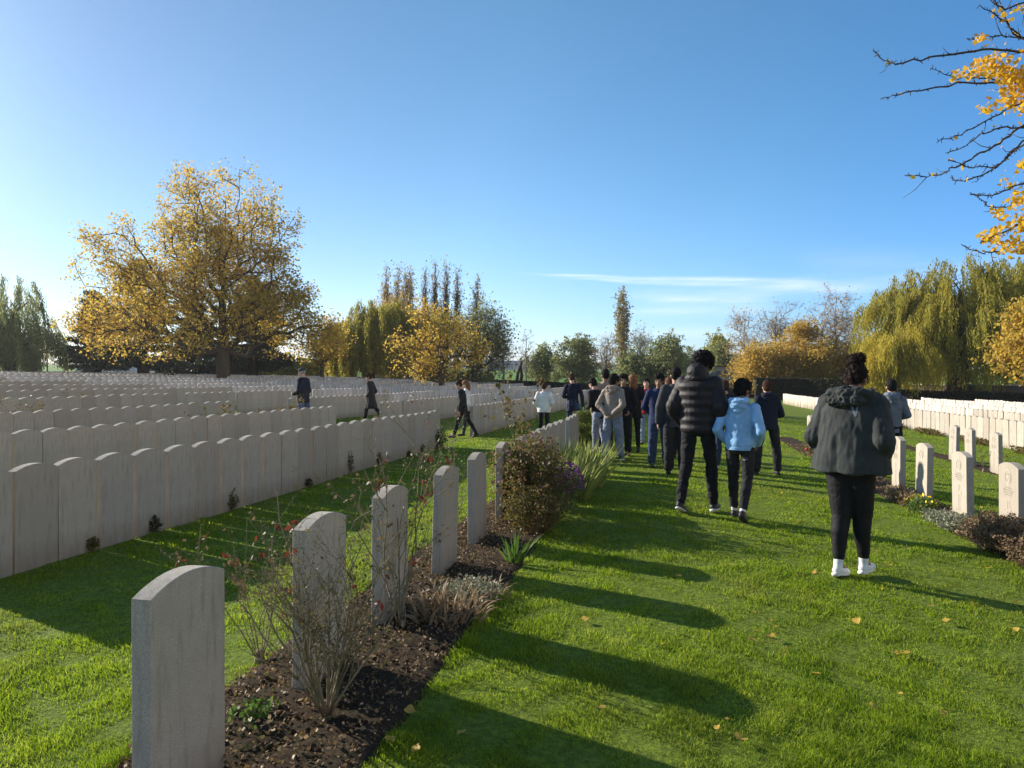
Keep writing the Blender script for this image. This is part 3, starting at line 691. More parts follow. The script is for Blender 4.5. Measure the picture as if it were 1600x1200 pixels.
tree(1118, 100, [(1117, 552, 13, 22)], 'olive pointed tree right of the puffer hood', 'tree', npts=300, nleaf=6000, lsize=.28, leaf=M['lf_willow'], rtrunk=.25, spread=.35, ntwig=500)
tree(1136, 96, [(1137, 562, 20, 20), (1140, 578, 20, 18)], 'rounded grey green tree behind the low building', 'round_tree', npts=350, nleaf=8000, lsize=.27, leaf=M['lf_dull'], rtrunk=.3, spread=.4, ntwig=500)
for k, (px, top) in enumerate([(806, 563), (812, 572)]):
    x, y = W(px, 96); g = G(x, y); mb = MB(); h = HC + (HY - top) * 96 / F - g
    mb.tube([(0, 0, 0), (.3, 0, h * .5), (.9 if k == 0 else .2, 0, h)], [.28, .22, .13], 8); mb.box((.3, 0, h * .55), (.5, .1, .1))
    o = mb.build('dead_trunk', M['bark_dark'], None, True); o.location = (x, y, g); o.rotation_euler = (0, 0, TH)
    tag(o, ['leaning dark bare trunk on the field edge', 'upright short dark stump beside the leaning trunk'][k], 'dead tree')
# birches & orange undergrowth right
bir = leafmat('birch_leaves', [(.50, .28, .08), (.62, .38, .10)], .5, .3)
tree(1163, 80, [(1163, 512, 13, 30), (1168, 560, 18, 36)], 'slim orange tinged birch at the left of the orange scrub', 'birch_tree', npts=380, nleaf=1500, lsize=.17, leaf=bir, barkm=M['bark_pale'], rtrunk=.14, r0=.011, bf=.12, spread=.4, ntwig=2200, twl=.8, trunk_top=486, up=.1)
tree(1212, 78, [(1222, 505, 24, 26), (1205, 530, 26, 26)], 'pale bare birch in the middle of the orange scrub', 'birch_tree', npts=500, nleaf=900, lsize=.16, leaf=bir, barkm=M['bark_pale'], rtrunk=.16, r0=.011, bf=.15, spread=.4, ntwig=3600, twl=.8, trunk_top=480, up=.1)
tree(1305, 74, [(1312, 490, 25, 44), (1300, 545, 40, 40), (1340, 540, 24, 40)], 'tallest birch with sparse rusty leaves beside the willows', 'birch_tree', npts=800, nleaf=3200, lsize=.16, leaf=bir, barkm=M['bark_pale'], rtrunk=.2, r0=.011, bf=.15, spread=.45, ntwig=6000, twl=.9, trunk_top=452, up=.1)
tree(1285, 76, [(1285, 520, 16, 50)], 'thin birch just left of the tallest birch', 'birch_tree', npts=300, nleaf=1200, lsize=.16, leaf=bir, barkm=M['bark_pale'], rtrunk=.12, r0=.011, bf=.15, spread=.4, ntwig=1800, twl=.8, trunk_top=500, up=.1)
tree(1242, 72, [(1240, 565, 42, 34), (1208, 575, 34, 28), (1250, 545, 24, 30)], 'dense olive and orange small tree above the dark hedge', 'tree', npts=600, nleaf=24000, lsize=.21, leaf=M['lf_orange'], rtrunk=.15, spread=.42, ntwig=2500, twl=.7)
tree(1180, 74, [(1180, 578, 26, 24)], 'low orange small tree at the left end of the hedge', 'tree', npts=350, nleaf=9000, lsize=.21, leaf=M['lf_orange'], rtrunk=.12, spread=.42, ntwig=1200, twl=.7)
tree(1310, 70, [(1310, 572, 40, 30), (1350, 575, 34, 30)], 'low rust coloured small tree beside the yellow willow', 'tree', npts=450, nleaf=14000, lsize=.2, leaf=M['lf_orange'], rtrunk=.15, spread=.42, ntwig=2200, twl=.7)
# big willows right
tree(1400, 62, [(1382, 480, 30, 26), (1420, 470, 40, 40), (1405, 540, 50, 34)], 'sparse olive willow left of the biggest willow', 'willow_tree', npts=600, leaf=M['lf_willow'], rtrunk=.5, ntwig=1500, trunk_top=480, willow=(4200, .8, 2.6, 12, .25))
tree(1402, 56, [(1392, 550, 34, 28), (1425, 560, 28, 24), (1375, 568, 22, 22)], 'bright yellow weeping willow', 'willow_tree', npts=400, leaf=M['lf_willow_y'], rtrunk=.3, ntwig=300, trunk_top=545, willow=(3600, .8, 2.3, 12, .22))
tree(1497, 58, [(1470, 465, 56, 46), (1530, 460, 60, 48), (1500, 520, 78, 44), (1440, 500, 36, 36), (1565, 500, 50, 50)], 'biggest weeping willow, dark green and gold, behind the white rows', 'willow_tree', npts=1200, leaf=M['lf_willow'], barkm=M['bark_dark'], rtrunk=.8, ntwig=1800, trunk_top=470,
     willow=(9500, 1.0, 3.8, 14, .24))
tree(1600, 64, [(1600, 470, 50, 50), (1640, 500, 60, 60), (1590, 540, 50, 50)], 'dark green willow cut by the right edge of the view', 'willow_tree', npts=700, leaf=M['lf_willow'], barkm=M['bark_dark'], rtrunk=.7, ntwig=1000, trunk_top=480, willow=(6000, 1.0, 4.0, 13, .26))
tree(1630, 38, [(1606, 562, 52, 38), (1662, 530, 66, 56), (1630, 512, 34, 34)], 'golden leaved tree at the right edge in front of the willows', 'plane_tree', npts=700, nleaf=15000, lsize=.2, leaf=M['lf_gold'], rtrunk=.25, spread=.35, ntwig=2500, twl=.5)

# ------------------------------------------------------------------ hedges, wall, building, fence, vehicles
def hedge(px0, Z0, px1, Z1, h, w, label, n=9000, name='hedge', size=.09, leaf=None):
    x0, y0 = W(px0, Z0); x1, y1 = W(px1, Z1); L = math.hypot(x1 - x0, y1 - y0); a = math.atan2(y1 - y0, x1 - x0)
    o = empty(name, (x0, y0, G(x0, y0)), a, label, 'hedge'); g0 = G(x0, y0); n1 = max(2, int(L / 2)); mb = MB()
    gs = [G(x0 + (x1 - x0) * k / n1, y0 + (y1 - y0) * k / n1) - g0 for k in range(n1 + 1)]
    V = []; 
    for k, g_ in enumerate(gs):
        X = L * k / n1; V += [(X, -w / 2 + .06, g_ - .2), (X, w / 2 - .06, g_ - .2), (X, w / 2 - .06, g_ + h - .06), (X, -w / 2 + .06, g_ + h - .06)]
    Fs = [(4 * k + i, 4 * k + (i + 1) % 4, 4 * k + 4 + (i + 1) % 4, 4 * k + 4 + i) for k in range(n1) for i in range(4)] + [(3, 2, 1, 0), tuple(4 * n1 + i for i in range(4))]
    mb.add(V, Fs); mb.build('branchwork', M['bark_dark'], o)
    U = RNG.random((n, 3)); face = RNG.random(n); X = U[:, 0] * L; Yy = (U[:, 1] - .5) * w; Zz = U[:, 2] * h
    Yy = np.where(face < .35, -w / 2 + RNG.normal(scale=.04, size=n), np.where(face < .5, w / 2 + RNG.normal(scale=.04, size=n), Yy)); Zz = np.where(face >= .5, h + RNG.normal(scale=.04, size=n), Zz)
    C = np.stack([X, Yy, Zz + np.interp(X, np.linspace(0, L, n1 + 1), gs)], -1); V, Fq = quads_from(C, size * RNG.uniform(.7, 1.5, n), .8); mesh_np('foliage', V, Fq, leaf or M['lf_hedge'], o)
hedge(1180, 66, 1256, 65, 2.0, 1.2, 'tall dark clipped hedge block on the left of the right-hand rows', 16000, size=.16)
hedge(1263, 65, 1345, 61, 2.0, 1.2, 'tall dark clipped hedge block behind the parka', 16000, size=.16)
hedge(1345, 60, 1700, 47, 1.2, .9, 'long low dark hedge closing the right-hand rows', 16000, size=.13)
hedge(745, 82, 985, 80, .9, .8, 'low dark hedge between the graves and the green field', 12000, size=.14)
hedge(985, 80, 1185, 72, .9, .8, 'low dark hedge behind the group of pupils', 9000, size=.14)
M['wall'] = plain('old_brick_wall', (.16, .12, .10), .9)
M['brickpale'] = plain('pale_plaster', (.42, .37, .32), .9)
x0, y0 = W(1412, 64); x1, y1 = W(1700, 52); a = math.atan2(y1 - y0, x1 - x0); L = math.hypot(x1 - x0, y1 - y0)
o = empty('boundary_wall', (x0, y0, G(x0, y0) - .3), a, 'low grey brown brick wall below the big willows', 'wall'); MB().box((L / 2, 0, 1.0), (L, .3, 2.0)).build('wall_body', M['wall'], o)
MB().box((L / 2, 0, 2.05), (L + .04, .4, .1)).build('coping', M['stone_far'], o)
# low pavilion building far behind the tall pupil
M['roof'] = plain('dark_slate', (.09, .085, .08), .7); M['glass'] = plain('dark_window', (.02, .025, .03), .2, .5)
x, y = W(1130, 84); g = G(x, y); o = empty('pavilion_building', (x, y, g - .2), TH, 'small pale flat-roofed pavilion far behind the pupils', 'building')
zt = HC + (HY - 573) * 84 / F - g + .2; wd = 34 * 84 / F
MB().box((0, 0, zt * .36), (wd, 3, zt * .72)).build('wall', M['brickpale'], o)
mb = MB(); zb = zt * .722; mb.add([(-wd / 2 - .4, -1.9, zb), (wd / 2 + .4, -1.9, zb), (wd / 2 + .4, 1.9, zb), (-wd / 2 - .4, 1.9, zb), (-wd * .25, -.4, zt * .86), (wd * .25, -.4, zt * .86), (wd * .25, .4, zt * .86), (-wd * .25, .4, zt * .86)],
    [(0, 1, 5, 4), (1, 2, 6, 5), (2, 3, 7, 6), (3, 0, 4, 7), (4, 5, 6, 7), (3, 2, 1, 0)]); rf = mb.build('roof', M['roof'], o)
MB().box((0, 0, zt * .93), (wd * .62, 1.0, zt * .14)).build('lantern', M['brickpale'], o); MB().box((0, 0, zt * 1.01), (wd * .75, 1.4, .12)).build('lantern_roof', M['roof'], o)
for k in (-1, 0, 1):
    w_ = MB().box((k * wd * .28, -1.52, zt * .42), (.5, .05, .7)).build('window', M['glass'], o)
# distant farm sheds on the left horizon
x, y = W(795, 420); g = G(x, y); o = empty('farm_shed', (x, y, g), TH, 'long grey farm shed on the horizon right of the poplars', 'building')
MB().box((0, 0, 1.6), (34, 10, 3.2)).build('wall', plain('grey_cladding', (.30, .33, .38), .7), o)
mb = MB(); mb.add([(-17.5, -5.5, 3.2), (17.5, -5.5, 3.2), (17.5, 5.5, 3.2), (-17.5, 5.5, 3.2), (-17.5, 0, 5.6), (17.5, 0, 5.6)], [(0, 1, 5, 4), (2, 3, 4, 5), (0, 4, 3), (1, 2, 5), (3, 2, 1, 0)]); mb.build('roof', plain('blue_grey_roof', (.14, .16, .20), .6), o)
# far wood lines at the horizon
def wood(px0, px1, Z, h, label, n=5000):
    x0, y0 = W(px0, Z); x1, y1 = W(px1, Z); t = RNG.random(n); X = x0 + (x1 - x0) * t; Y = y0 + (y1 - y0) * t + RNG.normal(scale=6, size=n)
    hh = h * (.6 + .4 * np.sin(t * 40) * np.cos(t * 17 + 1)); C = np.stack([X, Y, gz(X, Y) + RNG.random(n) * hh], -1)
    V, Fq = quads_from(C, h * .5, .9); tag(mesh_np('treeline', V, Fq, M['lf_dull']), label, 'treeline', kind='stuff')
wood(-700, 860, 900, 9, 'hazy far treeline on the left horizon', 16000)
wood(860, 1500, 880, 8, 'hazy far treeline on the middle horizon', 8000)
# slatted fence at far left + vehicles
M['carpaint'] = plain('silver_paint', (.45, .47, .48), .3, .5, .03); M['cargreen'] = plain('grey_green_paint', (.16, .22, .20), .3, .5, .03); M['rubber'] = plain('rubber', (.02, .02, .02), .8); M['carwhite'] = plain('white_paint', (.6, .6, .58), .35, .5, .03)
def vehicle(px, Z, L, H, m, label, van=False, rz=0):
    x, y = W(px, Z); o = empty('parked_van' if van else 'parked_car', (x, y, G(x, y) + .02), TH + rz, label, 'van' if van else 'car'); w = 1.8
    if van: P = [(-.5, .16), (-.5, .92), (-.47, 1), (.22, 1), (.36, .6), (.49, .5), (.5, .16)]
    else: P = [(-.5, .2), (-.5, .58), (-.38, .64), (-.28, .97), (.12, 1), (.3, .64), (.48, .54), (.5, .2)]
    P = [(a * L, b * H) for a, b in P]; n = len(P); mb = MB(); V = [(a, -w / 2, b) for a, b in P] + [(a, w / 2, b) for a, b in P]
    mb.add(V, [(i, (i + 1) % n, n + (i + 1) % n, n + i) for i in range(n)] + [tuple(range(n))[::-1], tuple(range(n, 2 * n))]); mb.build('body', m, o)
    if van: mb = MB().box((.27 * L - .1, 0, H * .78), (.5, w + .02, H * .26))
    else: mb = MB().box((-.1 * L, 0, H * .80), (.40 * L, w + .02, H * .24))
    mb.build('side_window', M['glass'], o)
    for a in (-.32, .32):
        for s in (-1, 1):
            mb = MB(); mb.tube([(a * L, s * w / 2 - .1, .32), (a * L, s * w / 2 + .02, .32)], .32, 14); mb.build('wheel', M['rubber'], o)
vehicle(145, 86, 4.4, 1.5, M['cargreen'], 'grey green parked car left of the cedars'); vehicle(192, 84, 5.4, 2.0, M['carwhite'], 'pale parked van beside the leaning cedar trunk', True)
vehicle(318, 88, 5.0, 2.1, M['carwhite'], 'white parked van left of the plane tree trunk', True); vehicle(253, 90, 4.2, 1.5, M['carpaint'], 'silver parked car left of the dark visitors')
x0, y0 = W(-60, 84); x1, y1 = W(250, 80); L = math.hypot(x1 - x0, y1 - y0); g0 = G(x0, y0); g1 = G(x1, y1)
o = empty('picket_fence', (x0, y0, g0), math.atan2(y1 - y0, x1 - x0), 'pale picket fence behind the far left rows', 'fence'); pk = MB(); rl = MB()
for k in range(int(L / .5)): pk.box((k * .5, 0, .45 + (g1 - g0) * k * .5 / L), (.12, .04, .95))
for z in (.25, .7): rl.box((L / 2, .05, z + (g1 - g0) / 2), (L, .04, .07), Matrix.Rotation(-math.atan2(g1 - g0, L), 3, 'Y'))
pk.build('pickets', M['carwhite'], o); rl.build('rails', M['carwhite'], o)

# ------------------------------------------------------------------ plants in the beds
def leaves_on(o, C, m, size, aspect=.6, name='leaves', flat=0.0):
    V, Fq = quads_from(np.array(C), size * RNG.uniform(.6, 1.35, len(C)), aspect, flat=flat); return mesh_np(name, V, Fq, m, o)
M['lf_red'] = leafmat('red_young_rose_leaves', [(.10, .02, .015), (.20, .03, .02), (.10, .05, .03)], .4, 6)
M['lf_brown'] = leafmat('brown_dry_leaves', [(.11, .07, .04), (.20, .13, .07), (.32, .22, .12)], .25, 5)
M['lf_tan'] = leafmat('tan_dry_strap_leaves', [(.17, .11, .06), (.32, .22, .12), (.42, .32, .20)], .3, 5)
M['lf_silver'] = leafmat('silver_ground_leaves', [(.16, .17, .11), (.28, .29, .20), (.20, .20, .12)], .3, 5)
M['lf_iris'] = leafmat('pale_strap_leaves', [(.16, .22, .05), (.32, .37, .09), (.50, .48, .16)], .5, 4)
M['petal_red'] = plain('red_petals', (.55, .03, .02), .6); M['petal_purple'] = leafmat('purple_petals', [(.22, .05, .25), (.38, .10, .38)], .4, 9); M['petal_yellow'] = plain('yellow_petals', (.75, .55, .03), .6)
M['petal_pink'] = leafmat('faded_pink_flower_heads', [(.30, .17, .16), (.22, .12, .12)], .4, 9)
def rose(x, y, h, nst, spread, label, seed, redn=26, green=200, lean=(0, 0), flowers=0, thick=.007, group=None, leafm=None, sub=4, ls=.026):
    rr = random.Random(seed); o = empty('rose_bush', (x, y, G(x, y) + .01), 0, label, 'rose bush', group)
    mb = MB(); tips = []; mids = []
    mb.tube([(0, 0, -.03), (0, 0, .05)], [.03, .02], 7)
    def shoot(p, d, L, r, depth):
        P = [p.copy()]; n = max(4, int(L / .07)); dd = d.copy()
        for i in range(n):
            dd = (dd + Vector((rr.gauss(0, .10), rr.gauss(0, .10), rr.gauss(.03, .06)))).normalized(); P.append(P[-1] + dd * L / n)
        mb.tube(P, [r * (1 - .65 * i / n) for i in range(n + 1)], 5)
        for i in range(1, n + 1):
            mids.append(P[i])
            if rr.random() < .8:   # thorn / spur
                t = (dd.orthogonal().normalized() * rr.choice((-1, 1)) + Vector((rr.gauss(0, .5), rr.gauss(0, .5), .4))).normalized(); q = P[i] + t * rr.uniform(.008, .03); mb.tube([P[i], q], [.0018, .0008], 3)
                if rr.random() < .5: tips.append(q)
        tips.append(P[-1])
        if depth < 2:
            for k in range(sub if depth == 0 else 2):
                i = rr.randint(n // 3, n); a = rr.random() * 6.28
                shoot(P[i], (dd + Vector((math.cos(a), math.sin(a), .25)) * .75).normalized(), L * rr.uniform(.22, .5), r * .5, depth + 1)
    for k in range(nst):
        a = rr.random() * 6.283; s = spread * rr.uniform(.25, 1)
        d = Vector((math.cos(a) * s + lean[0], math.sin(a) * s + lean[1], 1)).normalized(); shoot(Vector((math.cos(a) * .02, math.sin(a) * .02, .02)), d, h * rr.uniform(.65, 1.08), thick * rr.uniform(.6, 1.1), 0)
    mb.build('stems', M['rose_stem'], o, True)
    C = []
    for k in range(green): t = rr.choice(mids if rr.random() < .5 else tips); C.append([t.x + rr.gauss(0, .018), t.y + rr.gauss(0, .018), t.z + rr.gauss(0, .018)])
    leaves_on(o, C, leafm or M['lf_bush'], ls)
    if redn:
        tops = sorted(tips, key=lambda t: -t.z)[:max(4, len(tips) // 2)]; C = []
        for k in range(redn):
            t = rr.choice(tops)
            for _ in range(4): C.append([t.x + rr.gauss(0, .014), t.y + rr.gauss(0, .014), t.z + rr.gauss(0, .016)])
        leaves_on(o, C, M['lf_red'], .034, .45, 'young_leaves')
    for k in range(flowers):
        t = rr.choice([q for q in tips if .25 < q.z < .5] or tips); f = MB()
        for j in range(9):
            a = j * 2.4; f.ell(t + Vector((math.cos(a) * .010, math.sin(a) * .010, .002 * j)), (.011, .009, .010), Euler((rr.random(), rr.random(), a)).to_matrix(), 7, 5)
        f.build('flower', M['petal_red'], o, True)
    return o
x, y, _ = feet(508, 1128)
rose(x, y, .70, 26, .62, 'big bare thorny rose bush with a few red leaf tufts in the near bed', 3, 9, 420, thick=.0062, sub=6, ls=.018)
x, y, _ = feet(628, 985)
rose(x, y, 0.98, 9, .34, 'taller rose with reddish shoots in front of the second near headstone', 5, 10, 300, thick=.006, leafm=M['lf_brown'])
x, y, _ = feet(420, 1050)
rose(x - .12, y + .1, .72, 7, .6, 'small red tipped rose at the left edge of the near bed', 8, 9, 120, (-.3, .1), thick=.004, leafm=M['lf_brown'])
x, y, _ = feet(718, 845)
rose(x - .05, y, .66, 7, .25, 'slender green rose with red blooms between two pale headstones', 11, 3, 420, flowers=3, thick=.004, leafm=M['lf_green'])
rose(x - .3, y + .3, 1.0, 4, .2, 'tall thin yellowing rose rising behind the red blooms', 13, 2, 160, thick=.004, leafm=M['lf_brown'])
x, y, _ = feet(795, 800)
rose(x + .05, y + .4, 1.22, 5, .14, 'tall upright shoots of a rose rising above the brown shrub', 14, 0, 420, thick=.005, leafm=M['lf_bush'], ls=.05)
def shrub(x, y, rx, ry, h, label, leaf, n, size, seed, cat='shrub', name='leafy_shrub', extra=None, stems=26, stemm=None, shell=.3, group=None, lump=.22, aspect=.6):
    rr = random.Random(seed); o = empty(name, (x, y, G(x, y)), 0, label, cat, group); mb = MB()
    for k in range(stems):
        a = rr.random() * 6.28; s = rr.random() ** .5 * .8; q = Vector((math.cos(a) * rx * s, math.sin(a) * ry * s, h * rr.uniform(.6, .98)))
        mb.tube([(q.x * .2, q.y * .2, 0), (q.x * .6, q.y * .6, q.z * .5), q], [.006, .005, .002], 4)
    mb.build('stems', stemm or M['rose_stem'], o)
    d = RNG.normal(size=(n, 3)); d /= np.linalg.norm(d, axis=1, keepdims=True); r = RNG.random((n, 1)) ** shell
    d2 = d * r * (1 + lump * np.sin(d[:, :1] * 8 + seed) * np.cos(d[:, 1:2] * 7) + .12 * np.sin(d[:, 2:] * 11 + seed))
    C = np.array([0, 0, h * .5]) + d2 * np.array([rx, ry, h * .52]); C = C[C[:, 2] > .01]
    leaves_on(o, C, leaf, size, aspect, 'foliage')
    if extra:
        em, en, es, ez = extra; d = RNG.normal(size=(en, 3)); d[:, 2] = abs(d[:, 2]); d /= np.linalg.norm(d, axis=1, keepdims=True); C = np.array([0, 0, h * .5]) + d * np.array([rx, ry, h * .55]) * ez; leaves_on(o, C, em, es, .9, 'flowers')
    return o
shrub(-1.36, 7.1, .38, .62, .84, 'tall brown and green leafy shrub between headstones', M['lf_bush'], 10500, .036, 3, extra=(M['petal_pink'], 150, .035, 1.03), stems=110, shell=.5, lump=.42)
shrub(-1.22, 6.5, .26, .3, .42, 'low dark leafy plant under the front of the brown shrub', M['lf_bush'], 3500, .03, 4)
shrub(-1.02, 7.55, .17, .2, .52, 'bunch of purple flowers at the right edge of the shrub', M['lf_green'], 900, .03, 5, extra=(M['petal_purple'], 520, .026, 1.05), name='purple_flowers', cat='flowers')
x, y, _ = feet(915, 700)
shrub(x, y + .4, .42, .42, .80, 'round clipped bush at the end of the strap leaves', M['lf_box'], 15000, .032, 6, shell=.12, lump=.04, name='clipped_bush')
def strap(x, y, r, h, n, label, leaf, seed, name='iris_clump', w=.014, droop=.35, group=None):
    rr = random.Random(seed); V = []; Fs = []
    for k in range(n):
        a = rr.random() * 6.283; s = rr.random() ** .5 * r; b = Vector((x + math.cos(a) * s, y + math.sin(a) * s, G(x, y) - .01)); L = h * rr.uniform(.55, 1.1)
        d = Vector((math.cos(a) * .35 * s / r + rr.gauss(0, .18), math.sin(a) * .35 * s / r + rr.gauss(0, .18), 1)).normalized(); side = Vector((-d.y + rr.gauss(0, .5), d.x + rr.gauss(0, .5), 0)).normalized()
        p = b.copy(); n0 = len(V); seg = 5
        for i in range(seg + 1):
            t = i / seg; ww = w * rr.uniform(.9, 1.1) * (1 - t ** 2.2) + .0008; V += [p - side * ww, p + side * ww]
            d = (d + Vector((d.x, d.y, -.25)) * droop * t * .8).normalized(); p = p + d * L / seg
        Fs += [(n0 + 2 * i, n0 + 2 * i + 1, n0 + 2 * i + 3, n0 + 2 * i + 2) for i in range(seg)]
    o = mesh_np(name, np.array([tuple(v) for v in V]), np.array(Fs), leaf); tag(o, label, 'plant', group); return o
x, y, _ = feet(893, 775)
strap(-1.20, 8.5, .32, .62, 420, 'tall clump of pale green strap leaves beside the purple flowers', M['lf_iris'], 1)
strap(-1.18, 9.5, .36, .66, 480, 'farther clump of yellow green strap leaves before the round bush', M['lf_iris'], 2)
x, y, _ = feet(803, 882)
strap(x, y, .05, .30, 26, 'small tuft of fresh green blades at the lawn edge of the bed', M['lf_green'], 3, name='iris_tuft', w=.010)
x, y, _ = feet(700, 965)
o = strap(x, y, .24, .20, 150, 'heap of collapsed tan dead leaves behind the rose bush', M['lf_tan'], 4, name='withered_clump', w=.010, droop=1.5)
strap(x + .08, y + .45, .20, .15, 90, 'smaller patch of withered tan leaves in the shaded bed', M['lf_tan'], 5, name='withered_clump', w=.008, droop=1.6)
shrub(x + .05, y + .35, .22, .25, .14, 'low grey green ground plant among withered leaves', M['lf_silver'], 900, .022, 8, name='ground_plant', cat='plant', stems=8)
x, y, _ = feet(395, 1130)
shrub(x, y, .10, .12, .09, 'low bright leafed plant beside the closest headstone', M['lf_green'], 90, .035, 9, name='ground_plant', cat='plant', stems=8)
# right bed
def rp(px, py): return feet(px, py)[:2]
shrub(3.12, 10.0, .16, .5, .2, 'tan and reddish low plant behind the yellow flower', M['lf_tan'], 1500, .04, 21, name='sedum', cat='plant')
o = shrub(3.08, 9.2, .16, .22, .2, 'small green plant with yellow flowers in the right bed', M['lf_green'], 700, .035, 22, name='yellow_flowers', cat='flowers', extra=(M['petal_yellow'], 26, .05, 1.1))
shrub(3.12, 8.35, .24, .55, .14, 'silvery ground cover in front of the carved headstone', M['lf_silver'], 2600, .03, 23, name='ground_plant', cat='plant')
shrub(3.1, 7.25, .27, .42, .33, 'brown heather like bush at the right edge', M['lf_brown'], 6500, .028, 24, name='heather_bush', stems=60)
shrub(3.15, 6.5, .25, .4, .30, 'brown dry bush cut by the right edge', M['lf_brown'], 5000, .028, 25, name='heather_bush', stems=60)
strap(3.25, 7.75, .12, .3, 70, 'dry brown stalks between two carved headstones', M['lf_tan'], 26, name='dry_stalks', w=.003, droop=.3)
o = shrub(3.15, 15.9, .2, .5, .3, 'thin dark plant with red poppies at the path edge', M['lf_bush'], 700, .03, 27, name='poppy_plant', cat='plant', stems=40)
for k in range(2):
    f = MB(); f.ell((-.12 + .1 * k, -.2 - .3 * k, .14 + .04 * k), (.04, .04, .03)); q = f.build('poppy', M['petal_red'], o, True)
for k, (yy, vv) in enumerate([(15.4, 6.36), (14.3, 6.3)]):
    rose(vv - .08, yy, .36, 5, .4, ['twiggy little rose at the foot of the middle lone headstone', 'tiny rose at the foot of the rightmost lone headstone'][k], 40 + k, 4, 60, thick=.004)
# low plants along the first white row and roses by the left rows
for k in range(5): shrub(9.12, 19.5 + k * 3.6, .2, 1.2, .2, 'low dark planting along the nearest packed white row', M['lf_bush'], 1000, .06, 60 + k, name='bed_plant', cat='plant', group='plants along the white row')
for k, (px, py) in enumerate([(402, 645), (440, 645), (365, 648)]):
    x, y, _ = feet(px, py + 14); rose(-8.6, 12 + k * 1.5, .75, 7, .5, ['dark rose between left rows, just left of the man in the cap', 'second dark rose beside the man in the cap', 'dark rose farther left between the rows'][k], 70 + k, 3, 420, thick=.006, ls=.05)
for k, (v, yy, lb) in enumerate([(-11.7, 9.6, 'dark rose behind the gap in the third row'), (-11.75, 10.6, 'dark spreading rose behind the third row, left of the gap'), (-14.9, 15, 'dark rose among the far left rows')]):
    rose(v, yy, .8, 8, .6, lb, 80 + k, 6, 300, thick=.006, ls=.045)
# ivy tufts at the foot of the packed row
for k, yy in enumerate([4.95, 5.68, 6.9, 8.6, 9.9, 11.0, 12.4, 13.2, 14.15]):
    h = .34 if k == 4 else .12 + .05 * (k % 3); 
    shrub(-4.755, yy, .05, .06, h, 'dark weed tuft at the foot of the packed row beside the flower bed', M['lf_hedge'] if k % 2 else M['lf_bush'], 160, .03, 90 + k, name='weed_tuft', cat='weed', stems=4, group='weed tufts at the packed row')
shrub(-4.7, 14.2, .12, .2, .38, 'pale yellowish plant at the far end of the packed row', M['lf_green'], 350, .05, 99, name='bed_plant', cat='plant', stems=14)
# litter on the soil
def litter(x0, x1, y0, y1, n, m, size, label, name, z=.03, flat=.9, asp=.7):
    dens = RNG.random(n); X = RNG.uniform(x0, x1, n); Y = y0 + (y1 - y0) * RNG.random(n) ** 1.25
    Z = gz(X, Y) + .012 + np.abs(RNG.normal(scale=z, size=n)); C = np.stack([X, Y, Z], -1)
    d = RNG.normal(size=(n, 3)); d[:, 2] *= .35; V, Fq = quads_from(C, size * RNG.uniform(.5, 1.5, n), asp, dirs=d); tag(mesh_np(name, V, Fq, m), label, 'litter' if 'leaf' in name else 'ground cover', kind='stuff')
litter(-2.0, -1.12, 1.6, 12, 15000, M['lf_brown'], .017, 'dry brown leaf litter covering the dark flower bed soil', 'leaf_litter')
litter(-2.05, -1.35, 1.6, 9, 5200, M['lf_bush'], .018, 'small green weeds creeping over the flower bed soil', 'ground_cover', .02)
litter(-2.0, -1.15, 1.6, 9, 1800, M['lf_tan'], .024, 'pale tan broken leaf pieces scattered over the flower bed', 'leaf_litter', .02)
litter(3.0, 3.6, 5, 18, 5000, M['lf_brown'], .03, 'brown leaf litter in the right-hand flower bed', 'leaf_litter')
n = 1500; t = RNG.random(n)
# pebbles / clods
pb = MB(); rr = random.Random(5)
for k in range(420):
    xx = rr.uniform(-2.0, -1.12); yy = 1.7 + rr.random() ** 1.4 * 5; s = rr.uniform(.006, .018); pb.ell((xx, yy, G(xx, yy) + .02 + s * .3), (s, s * rr.uniform(.6, 1.1), s * .7), Euler((rr.random(), rr.random(), rr.random() * 6)).to_matrix(), 6, 4)
tag(pb.build('soil_clods', M['soil'], None, True), 'crumbly dark clods of soil in the near flower bed', 'soil', kind='stuff')
# fallen leaves on the lawn
M['fallen'] = leafmat('fallen_leaf', [(.50, .28, .04), (.62, .42, .08), (.40, .16, .05)], .4, 3)
def fleaf(x, y, s, seed):
    rr = random.Random(seed); V = [(0, 0, 0)]; n = 12
    for i in range(n):
        a = i / n * 6.283; r = s * (.5 + .10 * math.cos(a * 3 + rr.random()) + .10 * rr.random()); V.append((r * math.cos(a), r * math.sin(a) * .9, .35 * r * abs(math.sin(a * 1.5 + seed))))
    Fs = [(0, 1 + i, 1 + (i + 1) % n) for i in range(n)]; o = mesh_np('fallen_leaf', np.array(V), np.array(Fs), M['fallen'])
    o.location = (x, y, G(x, y) + .022); o.rotation_euler = (rr.gauss(0, .3), rr.gauss(0, .3), rr.random() * 6)
    return o
FL = [(915, 974), (1247, 903), (1273, 899), (1390, 887), (1367, 865), (1545, 892), (1340, 977), (1455, 952), (1522, 949), (1480, 976), (1592, 945), (1405, 1027), (1418, 1028), (1365, 1112), (1175, 1007), (1206, 1001), (1276, 1060), (940, 1115), (1157, 1163), (1590, 990), (1225, 850), (1060, 905), (650, 1180), (720, 1155), (640, 1120), (610, 1165)]
rr = random.Random(77)
while len(FL) < 62:
    q_ = (rr.uniform(860, 1590), rr.triangular(740, 1190, 800))
    if q_[0] > 1150 - (q_[1] - 740) * .5: FL.append(q_)
